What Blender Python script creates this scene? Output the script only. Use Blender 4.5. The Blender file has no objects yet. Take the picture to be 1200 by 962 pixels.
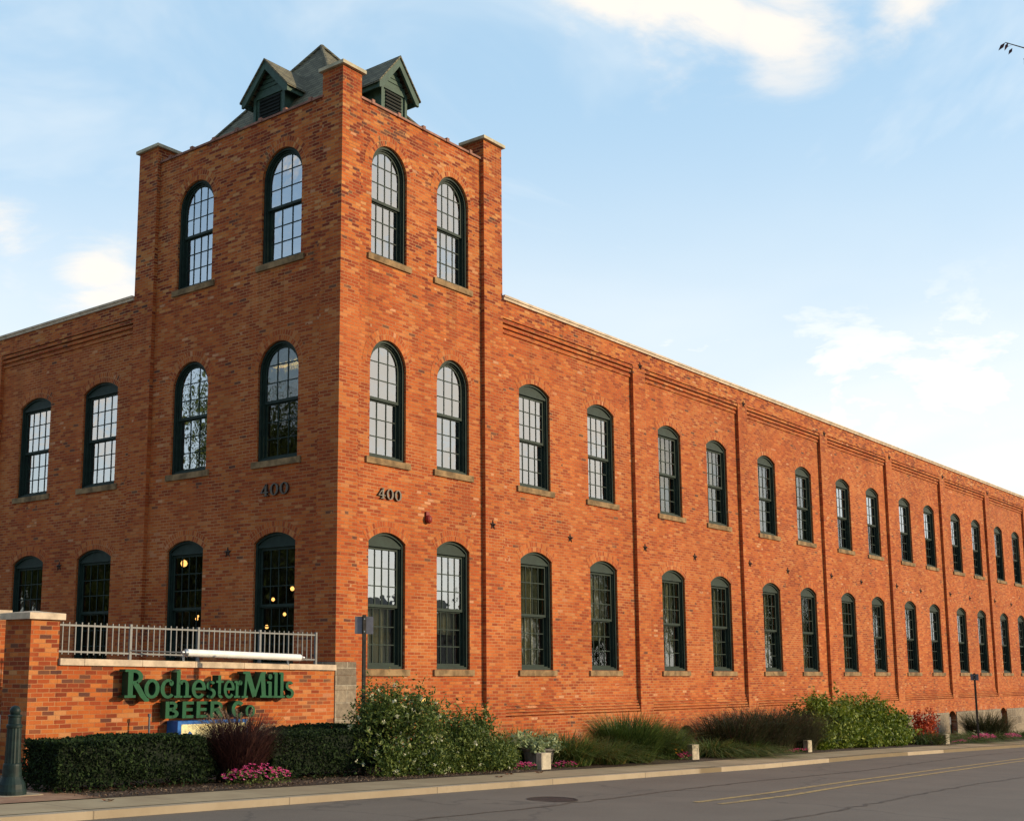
import bpy, math, random
from mathutils import Vector, Matrix
from mathutils.geometry import tessellate_polygon
random.seed(7)
R = math.radians
SC = bpy.context.scene
COL = SC.collection

# ------------------------------------------------------------------ camera
cd = bpy.data.cameras.new("camera"); cam = bpy.data.objects.new("camera", cd); COL.objects.link(cam)
cd.sensor_fit = 'HORIZONTAL'; cd.sensor_width = 36
cd.lens = 1451.55 / 1200 * 36
cd.shift_x = (600 - 452.2) / 1200; cd.shift_y = (549.5 - 481) / 1200
cd.clip_start = 0.1; cd.clip_end = 6000
f_, cx_, = 0, 0
yaw, pitch, roll = 0.8501369, 0.1592563, 0.0070308
fw = Vector((math.sin(yaw)*math.cos(pitch), math.cos(yaw)*math.cos(pitch), math.sin(pitch)))
r0 = Vector((math.cos(yaw), -math.sin(yaw), 0)); u0 = r0.cross(fw)
rr = math.cos(roll)*r0 + math.sin(roll)*u0; uu = -math.sin(roll)*r0 + math.cos(roll)*u0
m = Matrix((( rr.x, uu.x, -fw.x, -17.421), (rr.y, uu.y, -fw.y, -16.555), (rr.z, uu.z, -fw.z, 0), (0, 0, 0, 1)))
cam.matrix_world = m
SC.camera = cam

# ------------------------------------------------------------------ sun and sky
SUN_EL = 15.0
SUN_X, SUN_Y = 0.60, -1.0                                # towards the sun, horizontally
sl = bpy.data.lights.new("sun", 'SUN'); sun = bpy.data.objects.new("sun", sl); COL.objects.link(sun)
sl.energy = 3.45; sl.angle = R(0.6); sl.color = (1.0, 0.81, 0.53)
h = math.hypot(SUN_X, SUN_Y)
sdir = Vector((SUN_X/h*math.cos(R(SUN_EL)), SUN_Y/h*math.cos(R(SUN_EL)), math.sin(R(SUN_EL))))
sun.rotation_euler = sdir.to_track_quat('Z', 'Y').to_euler()

SC.view_settings.view_transform = 'Standard'; SC.view_settings.look = 'None'
SC.view_settings.exposure = 0.38; SC.view_settings.gamma = 1.0
SC.render.use_persistent_data = False

W = bpy.data.worlds.new("World"); SC.world = W; W.use_nodes = True
nt = W.node_tree; nt.nodes.clear()
class G:
    """small node graph helper"""
    def __init__(s, nt): s.nt = nt
    def n(s, t, **k):
        nd = s.nt.nodes.new(t)
        for a, b in k.items(): setattr(nd, a, b)
        return nd
    def l(s, a, b): s.nt.links.new(a, b)
    def setv(s, sock, v):
        if isinstance(v, bpy.types.NodeSocket): s.l(v, sock)
        else: sock.default_value = v
    def math(s, op, a, b=0.0, c=None, clamp=False):
        nd = s.n('ShaderNodeMath', operation=op); nd.use_clamp = clamp
        s.setv(nd.inputs[0], a); s.setv(nd.inputs[1], b)
        if c is not None: s.setv(nd.inputs[2], c)
        return nd.outputs[0]
    def mix(s, f, a, b, bt='MIX'):
        nd = s.n('ShaderNodeMix', data_type='RGBA', blend_type=bt)
        s.setv(nd.inputs[0], f); s.setv(nd.inputs[6], a); s.setv(nd.inputs[7], b)
        return nd.outputs[2]
    def noise(s, vec, scale, detail=3, rough=0.5, dist=0):
        nd = s.n('ShaderNodeTexNoise'); nd.inputs['Scale'].default_value = scale
        nd.inputs['Detail'].default_value = detail; nd.inputs['Roughness'].default_value = rough
        nd.inputs['Distortion'].default_value = dist
        if vec is not None: s.l(vec, nd.inputs['Vector'])
        return nd.outputs['Fac']
    def ramp(s, f, stops, interp='LINEAR'):
        nd = s.n('ShaderNodeValToRGB'); cr = nd.color_ramp; cr.interpolation = interp
        while len(cr.elements) < len(stops): cr.elements.new(0.5)
        for e, (p, c) in zip(cr.elements, stops):
            e.position = p; e.color = c if len(c) == 4 else (*c, 1)
        s.setv(nd.inputs[0], f); return nd.outputs[0]
    def smooth(s, v, a, b):
        nd = s.n('ShaderNodeMapRange', interpolation_type='SMOOTHSTEP')
        s.setv(nd.inputs[0], v); nd.inputs[1].default_value = a; nd.inputs[2].default_value = b
        return nd.outputs[0]
g = G(nt)
sky = g.n('ShaderNodeTexSky'); sky.sky_type = 'NISHITA'; sky.sun_disc = False
sky.sun_elevation = R(SUN_EL); sky.sun_rotation = math.atan2(SUN_X, SUN_Y)
sky.altitude = 200; sky.air_density = 1.0; sky.dust_density = 0.6; sky.ozone_density = 1.6
tc = g.n('ShaderNodeTexCoord'); D = tc.outputs['Generated']
sep = g.n('ShaderNodeSeparateXYZ'); g.l(D, sep.inputs[0])
# cloud coordinates: direction projected on a high flat layer
zz = g.math('ADD', g.math('MAXIMUM', sep.outputs[2], 0.0), 0.16)
comb = g.n('ShaderNodeCombineXYZ')
g.l(g.math('DIVIDE', sep.outputs[0], zz), comb.inputs[0]); g.l(g.math('DIVIDE', sep.outputs[1], zz), comb.inputs[1])
cv = comb.outputs[0]
n1 = g.noise(cv, 4.2, 9, 0.60, 0.35)
n2 = g.noise(cv, 1.3, 4, 0.55, 0.4)
def blob(c, rad, soft):
    nd = g.n('ShaderNodeVectorMath', operation='DISTANCE')
    g.l(D, nd.inputs[0]); nd.inputs[1].default_value = c
    return g.math('SUBTRACT', 1.0, g.smooth(nd.outputs['Value'], rad-soft, rad+soft))
blobs = [((.785, .390, .490), .070, .05), ((.750, .440, .500), .048, .045), ((.815, .340, .470), .055, .05), ((.860, .260, .47), .03, .05),

         ((.490, .810, .325), .035, .05), ((.550, .775, .296), .045, .05), ((.795, .385, .450), .02, .04),
         ((-.55, .80, .20), .07, .08), ((-.66, .70, .42), .05, .08), ((.76, -.58, .27), .20, .12), ((.83, -.50, .20), .14, .10)]
bl = None
for c, a, b in blobs:
    v = blob(Vector(c).normalized(), a, b)
    bl = v if bl is None else g.math('MAXIMUM', bl, v)
cum = g.smooth(g.math('ADD', g.math('MULTIPLY', n1, 1.5), g.math('MULTIPLY', bl, 0.54)), 0.96, 1.36)
cum = g.math('MULTIPLY', cum, g.math('MULTIPLY', bl, 1.0), clamp=True)
# thin veil, denser towards the horizon and towards the right of the street
low = g.math('SUBTRACT', 1.0, g.smooth(sep.outputs[2], 0.10, 0.46))
vz = g.math('MULTIPLY', low, g.math('ADD', 0.42, g.math('MULTIPLY', n2, 0.75)))
n3 = g.noise(cv, 2.1, 5, 0.6, 0.8)
veil = g.math('MAXIMUM', vz, g.math('MULTIPLY', g.smooth(n3, 0.40, 0.80), 0.38), clamp=True)
mps = g.n('ShaderNodeMapping'); mps.inputs['Scale'].default_value = (1.1, 4.2, 9.0); mps.inputs['Rotation'].default_value = (0, R(4), R(20)); g.l(D, mps.inputs[0])
stk = g.math('MULTIPLY', g.smooth(g.noise(mps.outputs[0], 1.5, 7, .62, .3), .44, .62), g.math('SUBTRACT', 1.0, g.smooth(sep.outputs[2], 0.20, 0.36)))
veil = g.math('MAXIMUM', veil, g.math('MULTIPLY', stk, 1.0), clamp=True)
base = g.mix(1.0, sky.outputs[0], (1.0, 1.0, 1.0, 1), 'MULTIPLY')
skyk = g.n('ShaderNodeVectorMath', operation='SCALE'); g.l(base, skyk.inputs[0]); skyk.inputs['Scale'].default_value = 1.0
# bright veil kept to the eastern sky; unseen west left deeper to cut fill light
dt = g.n('ShaderNodeVectorMath', operation='DOT_PRODUCT'); g.l(D, dt.inputs[0]); dt.inputs[1].default_value = (.93, .36, 0)
east = g.smooth(dt.outputs['Value'], -.95, .35)
c0 = g.mix(g.math('MULTIPLY', east, 0.66), skyk.outputs[0], (3.15, 4.65, 5.95, 1))
c1 = g.mix(g.math('MULTIPLY', g.math('MULTIPLY', veil, 0.9), g.math('ADD', .25, g.math('MULTIPLY', east, .75))), c0, (6.4, 6.2, 5.75, 1))
c2 = g.mix(g.math('MULTIPLY', cum, 0.9), c1, (6.25, 5.6, 4.85, 1))
bg = g.n('ShaderNodeBackground'); g.l(c2, bg.inputs[0]); bg.inputs[1].default_value = 0.145
out = g.n('ShaderNodeOutputWorld'); g.l(bg.outputs[0], out.inputs[0])

# ------------------------------------------------------------------ materials
MAT = {}
def newmat(name):
    mt = bpy.data.materials.new(name); mt.use_nodes = True
    mt.node_tree.nodes.clear(); gg = G(mt.node_tree)
    bs = gg.n('ShaderNodeBsdfPrincipled'); o = gg.n('ShaderNodeOutputMaterial'); gg.l(bs.outputs[0], o.inputs[0])
    MAT[name] = mt
    return gg, bs, o
def bump(gg, bs, h, strength=0.4, dist=0.01):
    b = gg.n('ShaderNodeBump'); b.inputs['Strength'].default_value = strength; b.inputs['Distance'].default_value = dist
    gg.l(h, b.inputs['Height']); gg.l(b.outputs[0], bs.inputs['Normal'])
def rgb(c): return (*c, 1)
def plain(name, col, rough=0.6, var=0.15, nscale=6, metal=0.0, bmp=0.0, col2=None):
    gg, bs, o = newmat(name)
    geo = gg.n('ShaderNodeNewGeometry')
    n = gg.noise(geo.outputs['Position'], nscale, 5, 0.6)
    c2 = col2 or tuple(min(1, x*(1+var*2)) for x in col)
    c = gg.mix(gg.smooth(n, .3, .7), rgb(tuple(x*(1-var) for x in col)), rgb(c2))
    gg.l(c, bs.inputs['Base Color']); bs.inputs['Roughness'].default_value = rough; bs.inputs['Metallic'].default_value = metal
    bs.inputs['Specular IOR Level'].default_value = .22
    if bmp: bump(gg, bs, gg.noise(geo.outputs['Position'], nscale*6, 4, .6), bmp, 0.01)
    return MAT[name]

def brick_mat(name, mode='wall', bw=0.215, rh=0.0677, gain=1.0, darkbase=0.004, mort=0.0085, calm=True):
    gg, bs, o = newmat(name)
    geo = gg.n('ShaderNodeNewGeometry'); P = geo.outputs['Position']
    if mode == 'wall':
        s1 = gg.n('ShaderNodeSeparateXYZ'); gg.l(P, s1.inputs[0])
        s2 = gg.n('ShaderNodeSeparateXYZ'); gg.l(geo.outputs['True Normal'], s2.inputs[0])
        ax = gg.math('GREATER_THAN', gg.math('ABSOLUTE', s2.outputs[0]), 0.7)
        az = gg.math('GREATER_THAN', gg.math('ABSOLUTE', s2.outputs[2]), 0.7)
        u = gg.math('ADD', gg.math('MULTIPLY', s1.outputs[1], ax), gg.math('MULTIPLY', s1.outputs[0], gg.math('SUBTRACT', 1.0, ax)))
        v = gg.math('ADD', gg.math('MULTIPLY', s1.outputs[2], gg.math('SUBTRACT', 1.0, az)), gg.math('MULTIPLY', s1.outputs[1], az))
        wob = gg.math('MULTIPLY', gg.math('SUBTRACT', gg.noise(P, 0.9, 3, .5), .5), 0.035)
        wob2 = gg.math('MULTIPLY', gg.math('SUBTRACT', gg.noise(P, 14, 2, .5), .5), 0.010)
        v = gg.math('ADD', v, gg.math('ADD', wob, wob2))
        u = gg.math('ADD', u, wob2)
        cb = gg.n('ShaderNodeCombineXYZ'); gg.l(u, cb.inputs[0]); gg.l(v, cb.inputs[1]); vec = cb.outputs[0]
        zc = s1.outputs[2]
    else:
        uv = gg.n('ShaderNodeUVMap'); uv.uv_map = 'UVMap'; vec = uv.outputs[0]
        s1 = gg.n('ShaderNodeSeparateXYZ'); gg.l(P, s1.inputs[0]); zc = s1.outputs[2]
    bt = gg.n('ShaderNodeTexBrick'); gg.l(vec, bt.inputs['Vector'])
    bt.offset = 0.5; bt.offset_frequency = 2; bt.squash = 1.0
    bt.inputs['Color1'].default_value = (0, 0, 0, 1); bt.inputs['Color2'].default_value = (1, 1, 1, 1)
    bt.inputs['Mortar'].default_value = (0, 0, 0, 1); bt.inputs['Scale'].default_value = 1
    bt.inputs['Mortar Size'].default_value = mort; bt.inputs['Mortar Smooth'].default_value = 0.25
    bt.inputs['Bias'].default_value = 0; bt.inputs['Brick Width'].default_value = bw; bt.inputs['Row Height'].default_value = rh
    rnd = bt.outputs['Color']; fac = bt.outputs['Fac']
    col = gg.ramp(rnd, [(0.0, (.15, .022, .009)), (.2, (.26, .042, .013)), (.45, (.385, .077, .017)), (.7, (.46, .112, .022)),
                        (.9, (.51, .165, .038)), (1.0, (.53, .24, .09))])
    if not calm: col = gg.mix(.15, col, (.46, .10, .02, 1))
    if calm:
        # the lower walls are laid in more even brick than the rebuilt top
        even = gg.math('SUBTRACT', 1.0, gg.smooth(zc, 7.9, 8.3))
        col = gg.mix(gg.math('MULTIPLY', even, .40), col, (.39, .079, .018, 1))
    # clusters of over-burnt bricks, more of them high on the tower
    cl = gg.noise(P, 1.1, 4, .62)
    high = gg.smooth(zc, 8.0, 9.5)
    th = gg.math('ADD', gg.math('MULTIPLY', gg.smooth(cl, .50, .72), gg.math('ADD', 0.06, gg.math('MULTIPLY', high, 0.34))),
                 darkbase)
    dk = gg.math('LESS_THAN', gg.math('FRACT', gg.math('MULTIPLY', rnd, 7.31)), th)
    col = gg.mix(gg.math('MULTIPLY', dk, .82), col, (.085, .040, .030, 1))
    # a few pale (re-used) bricks
    pl = gg.math('GREATER_THAN', gg.math('FRACT', gg.math('MULTIPLY', rnd, 13.7)), gg.math('SUBTRACT', 1.0, gg.math('MULTIPLY', gg.smooth(gg.noise(P, .8, 3, .6), .52, .75), .12)))
    col = gg.mix(gg.math('MULTIPLY', pl, .6), col, (.62, .33, .18, 1))
    # broad tone drift and streaky weathering
    big = gg.noise(P, 0.35, 4, .55)
    mp = gg.n('ShaderNodeMapping'); mp.inputs['Scale'].default_value = (2.4, 2.4, .35); gg.l(P, mp.inputs[0])
    st = gg.noise(mp.outputs[0], 1.0, 5, .6)
    k = gg.math('ADD', 0.52, gg.math('ADD', gg.math('MULTIPLY', big, .55), gg.math('MULTIPLY', st, .42)))
    fine = gg.noise(P, 45, 3, .6)
    k = gg.math('MULTIPLY', k, gg.math('ADD', .74, gg.math('MULTIPLY', fine, .52)))
    # soot and water streaks running down from the parapets, and patches of later repair
    mp2 = gg.n('ShaderNodeMapping'); mp2.inputs['Scale'].default_value = (5.0, 5.0, .22); gg.l(P, mp2.inputs[0])
    run = gg.smooth(gg.noise(mp2.outputs[0], 1.0, 4, .65), .50, .68)
    up = gg.math('MAXIMUM', gg.math('MULTIPLY', gg.smooth(zc, 6.3, 8.6), gg.math('LESS_THAN', zc, 8.7)), gg.smooth(zc, 10.4, 12.2))
    k = gg.math('MULTIPLY', k, gg.math('SUBTRACT', 1.0, gg.math('MULTIPLY', gg.math('MULTIPLY', run, gg.math('ADD', .25, up)), .26)))
    rep_ = gg.smooth(gg.noise(P, .55, 2, .4, .6), .56, .60)
    col = gg.mix(gg.math('MULTIPLY', rep_, .35), col, gg.mix(rnd, (.42, .095, .022, 1), (.54, .16, .045, 1)))
    km = gg.n('ShaderNodeVectorMath', operation='SCALE'); gg.l(col, km.inputs[0]); gg.l(gg.math('MULTIPLY', k, gain), km.inputs['Scale'])
    mcol = gg.mix(gg.smooth(gg.noise(P, .6, 3, .6), .35, .7), (.37, .145, .052, 1), (.54, .27, .115, 1))
    c = gg.mix(gg.math('MULTIPLY', fac, .80), km.outputs[0], mcol)
    # lime bloom low on the wall
    eff = gg.math('MULTIPLY', gg.math('SUBTRACT', 1.0, gg.smooth(zc, -1.9, -1.15)), gg.smooth(gg.noise(P, 2.2, 5, .7), .50, .66))
    c = gg.mix(gg.math('MULTIPLY', eff, .45), c, (.52, .40, .32, 1))
    gg.l(c, bs.inputs['Base Color']); bs.inputs['Roughness'].default_value = 0.88; bs.inputs['Specular IOR Level'].default_value = 0.25
    hgt = gg.math('ADD', gg.math('MULTIPLY', gg.math('SUBTRACT', 1.0, fac), 1.0), gg.math('ADD', gg.math('MULTIPLY', rnd, .35), gg.math('MULTIPLY', fine, .4)))
    bump(gg, bs, hgt, 0.55, 0.007)
    return MAT[name]
brick = brick_mat('brick')
brick_arch = brick_mat('brick_arch', 'uv', 0.0735, 0.118, gain=1.0, darkbase=0.0, mort=0.009)
brick_sign = brick_mat('brick_sign', darkbase=0.09, gain=.90, mort=0.006, calm=False)

def stone_mat():
    gg, bs, o = newmat('stone_foundation'); geo = gg.n('ShaderNodeNewGeometry'); P = geo.outputs['Position']
    s1 = gg.n('ShaderNodeSeparateXYZ'); gg.l(P, s1.inputs[0])
    cb = gg.n('ShaderNodeCombineXYZ'); gg.l(gg.math('ADD', s1.outputs[0], s1.outputs[1]), cb.inputs[0]); gg.l(s1.outputs[2], cb.inputs[1])
    bt = gg.n('ShaderNodeTexBrick'); gg.l(cb.outputs[0], bt.inputs[0]); bt.inputs['Scale'].default_value = 1
    bt.inputs['Color1'].default_value = (.20, .155, .115, 1); bt.inputs['Color2'].default_value = (.36, .285, .21, 1); bt.inputs['Mortar'].default_value = (.40, .34, .27, 1)
    bt.inputs['Brick Width'].default_value = .62; bt.inputs['Row Height'].default_value = .33; bt.inputs['Mortar Size'].default_value = .012
    n = gg.noise(P, 9, 6, .65)
    c = gg.mix(1.0, bt.outputs[0], gg.ramp(n, [(.25, (.5, .48, .45)), (.75, (1.1, 1.08, 1.0))]), 'MULTIPLY')
    gg.l(c, bs.inputs['Base Color']); bs.inputs['Roughness'].default_value = .9
    bump(gg, bs, gg.math('SUBTRACT', n, bt.outputs['Fac']), .7, .02)
stone_mat()
plain('sandstone', (.20, .125, .062), .9, .38, 3.1, bmp=.5)
plain('capstone', (.42, .36, .25), .8, .18, 4, bmp=.25)
plain('limestone_cap', (.52, .40, .29), .8, .15, 5, bmp=.25)
plain('clay_coping', (.24, .10, .065), .6, .25, 5, bmp=.2)
plain('green_frame', (.013, .026, .020), .6, .15, 5)
plain('green_trim', (.042, .078, .058), .55, .15, 5, bmp=.1)
plain('dark_louver', (.010, .012, .010), .6, .2, 8)
plain('interior_plaster', (.16, .13, .10), .9, .1, 1)
plain('curtain_cloth', (.44, .42, .32), .9, .1, 3)
plain('black_iron', (.050, .026, .018), .5, .3, 20)
plain('number_metal', (.10, .085, .070), .45, .2, 20, metal=.3)
plain('rail_metal', (.15, .15, .15), .45, .08, 12, metal=.2)
plain('lamp_white', (.78, .74, .70), .35, .05, 4)
plain('lamp_cap_metal', (.5, .5, .5), .35, .05, 4, metal=.8)
plain('letter_green', (.003, .070, .024), .6, .12, 9)
plain('letter_return', (.008, .040, .020), .5, .15, 9)
plain('blue_paint', (.02, .12, .38), .35, .12, 6)
plain('cream_panel', (.78, .66, .34), .4, .10, 6)
plain('alarm_red', (.20, .018, .012), .5, .1, 10)
plain('brass', (.45, .32, .12), .4, .2, 10, metal=.6)
plain('bollard_paint', (.009, .019, .017), .5, .25, 12)
plain('post_metal', (.055, .046, .036), .55, .25, 12, metal=.2)
plain('sign_back', (.15, .145, .165), .5, .1, 8, metal=.3)
plain('white_box', (.44, .37, .27), .6, .18, 8)
plain('pot_concrete', (.16, .14, .12), .8, .25, 8, bmp=.2)
plain('bark', (.09, .06, .04), .9, .3, 10, bmp=.5)
plain('terrace_concrete', (.30, .27, .23), .9, .15, 3)
plain('roof_membrane', (.12, .12, .11), .9, .15, 2)
plain('house_siding', (.30, .26, .22), .8, .1, 2)
plain('house_roof', (.07, .06, .055), .8, .2, 3)
plain('tar', (.078, .062, .048), .7, .3, 8)
plain('iron_lid', (.030, .026, .023), .6, .2, 20, bmp=.3)

plain('hedge_core', (.008, .012, .006), .9, .2, 10)
def shingles():
    gg, bs, o = newmat('shingles'); geo = gg.n('ShaderNodeNewGeometry'); P = geo.outputs['Position']
    s1 = gg.n('ShaderNodeSeparateXYZ'); gg.l(P, s1.inputs[0])
    s2 = gg.n('ShaderNodeSeparateXYZ'); gg.l(geo.outputs['True Normal'], s2.inputs[0])
    ax = gg.math('GREATER_THAN', gg.math('ABSOLUTE', s2.outputs[0]), gg.math('ABSOLUTE', s2.outputs[1]))
    u = gg.math('ADD', gg.math('MULTIPLY', s1.outputs[1], ax), gg.math('MULTIPLY', s1.outputs[0], gg.math('SUBTRACT', 1.0, ax)))
    cb = gg.n('ShaderNodeCombineXYZ'); gg.l(u, cb.inputs[0]); gg.l(s1.outputs[2], cb.inputs[1])
    bt = gg.n('ShaderNodeTexBrick'); gg.l(cb.outputs[0], bt.inputs[0]); bt.inputs['Scale'].default_value = 1
    bt.inputs['Color1'].default_value = (.105, .09, .055, 1); bt.inputs['Color2'].default_value = (.19, .165, .10, 1); bt.inputs['Mortar'].default_value = (.04, .035, .025, 1)
    bt.inputs['Brick Width'].default_value = .24; bt.inputs['Row Height'].default_value = .105; bt.inputs['Mortar Size'].default_value = .009
    gg.l(bt.outputs[0], bs.inputs['Base Color']); bs.inputs['Roughness'].default_value = .9
    bump(gg, bs, gg.math('SUBTRACT', 1.0, bt.outputs['Fac']), .6, .02)
shingles()

def glass_mat(name, tint, refl):
    gg, bs, o = newmat(name); gg.nt.nodes.remove(bs)
    geo = gg.n('ShaderNodeNewGeometry')
    tr = gg.n('ShaderNodeBsdfTransparent'); tr.inputs[0].default_value = tint
    gl = gg.n('ShaderNodeBsdfGlossy'); gl.inputs['Roughness'].default_value = 0.015; gl.inputs[0].default_value = (.95, .97, .97, 1)
    b = gg.n('ShaderNodeBump'); b.inputs['Strength'].default_value = .5; b.inputs['Distance'].default_value = .010
    gg.l(gg.noise(geo.outputs['Position'], 2.2, 2, .5), b.inputs['Height']); gg.l(b.outputs[0], gl.inputs['Normal'])
    fr = gg.n('ShaderNodeFresnel'); fr.inputs['IOR'].default_value = 1.7
    f = gg.math('ADD', refl, gg.math('MULTIPLY', fr.outputs[0], .9), clamp=True)
    mx = gg.n('ShaderNodeMixShader'); gg.l(f, mx.inputs[0]); gg.l(tr.outputs[0], mx.inputs[1]); gg.l(gl.outputs[0], mx.inputs[2])
    gg.l(mx.outputs[0], o.inputs[0]); return MAT[name]
glass_mat('window_glass', (.62, .66, .60, 1), .42)
glass_mat('dim_glass', (.50, .52, .47, 1), .04)
glass_mat('mid_glass', (.80, .83, .76, 1), .14)
def emit(name, col, s):
    gg, bs, o = newmat(name); bs.inputs['Base Color'].default_value = rgb(col)
    bs.inputs['Emission Color'].default_value = rgb(col); bs.inputs['Emission Strength'].default_value = s
emit('warm_bulb', (1, .48, .14), 3.2)
emit('strip_tube', (1, .60, .16), 9.0)

def leaf_mat(name, stops, rough=.55, transl=.25, sat=1):
    gg, bs, o = newmat(name); geo = gg.n('ShaderNodeNewGeometry')
    c = gg.ramp(geo.outputs['Random Per Island'], stops)
    n = gg.noise(geo.outputs['Position'], 2.5, 3, .5)
    k = gg.n('ShaderNodeVectorMath', operation='SCALE'); gg.l(c, k.inputs[0]); gg.l(gg.math('ADD', .7, gg.math('MULTIPLY', n, .6)), k.inputs['Scale'])
    gg.l(k.outputs[0], bs.inputs['Base Color']); bs.inputs['Roughness'].default_value = rough
    bs.inputs['Specular IOR Level'].default_value = .3
    tl = gg.n('ShaderNodeBsdfTranslucent'); gg.l(k.outputs[0], tl.inputs[0])
    mx = gg.n('ShaderNodeMixShader'); mx.inputs[0].default_value = transl
    gg.l(bs.outputs[0], mx.inputs[1]); gg.l(tl.outputs[0], mx.inputs[2]); gg.l(mx.outputs[0], o.inputs[0])
leaf_mat('hedge_leaf', [(0, (.007, .014, .004)), (.6, (.016, .032, .007)), (1, (.036, .062, .014))], rough=.9)
leaf_mat('shrub_leaf', [(0, (.04, .070, .012)), (.6, (.095, .135, .024)), (1, (.21, .24, .055))])
leaf_mat('bush_leaf', [(0, (.05, .085, .008)), (.6, (.15, .20, .018)), (1, (.30, .33, .05))])
leaf_mat('grass_blade', [(0, (.035, .065, .014)), (.6, (.085, .14, .028)), (1, (.17, .21, .05))])
leaf_mat('dry_blade', [(0, (.10, .08, .02)), (.6, (.20, .17, .04)), (1, (.35, .22, .06))])
leaf_mat('purple_blade', [(0, (.022, .010, .010)), (.6, (.055, .022, .020)), (1, (.12, .05, .035))])
leaf_mat('dusky_blade', [(0, (.022, .032, .012)), (.6, (.050, .062, .022)), (1, (.12, .10, .05))])
leaf_mat('plume', [(0, (.30, .20, .12)), (1, (.50, .36, .22))])
leaf_mat('pink_petal', [(0, (.55, .03, .15)), (.6, (.75, .06, .25)), (1, (.80, .25, .42))])
leaf_mat('white_petal', [(0, (.45, .45, .22)), (1, (.75, .72, .55))])
leaf_mat('pale_leaf', [(0, (.20, .26, .10)), (1, (.50, .52, .28))])
leaf_mat('flame_leaf', [(0, (.16, .03, .015)), (.5, (.42, .05, .02)), (1, (.68, .13, .03))])
leaf_mat('orange_petal', [(0, (.65, .20, .02)), (1, (.85, .40, .03))])
leaf_mat('tree_leaf', [(0, (.03, .05, .012)), (.6, (.06, .09, .02)), (1, (.11, .14, .04))])
leaf_mat('plum_leaf', [(0, (.04, .012, .02)), (.7, (.10, .03, .035)), (1, (.22, .12, .05))])

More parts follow.
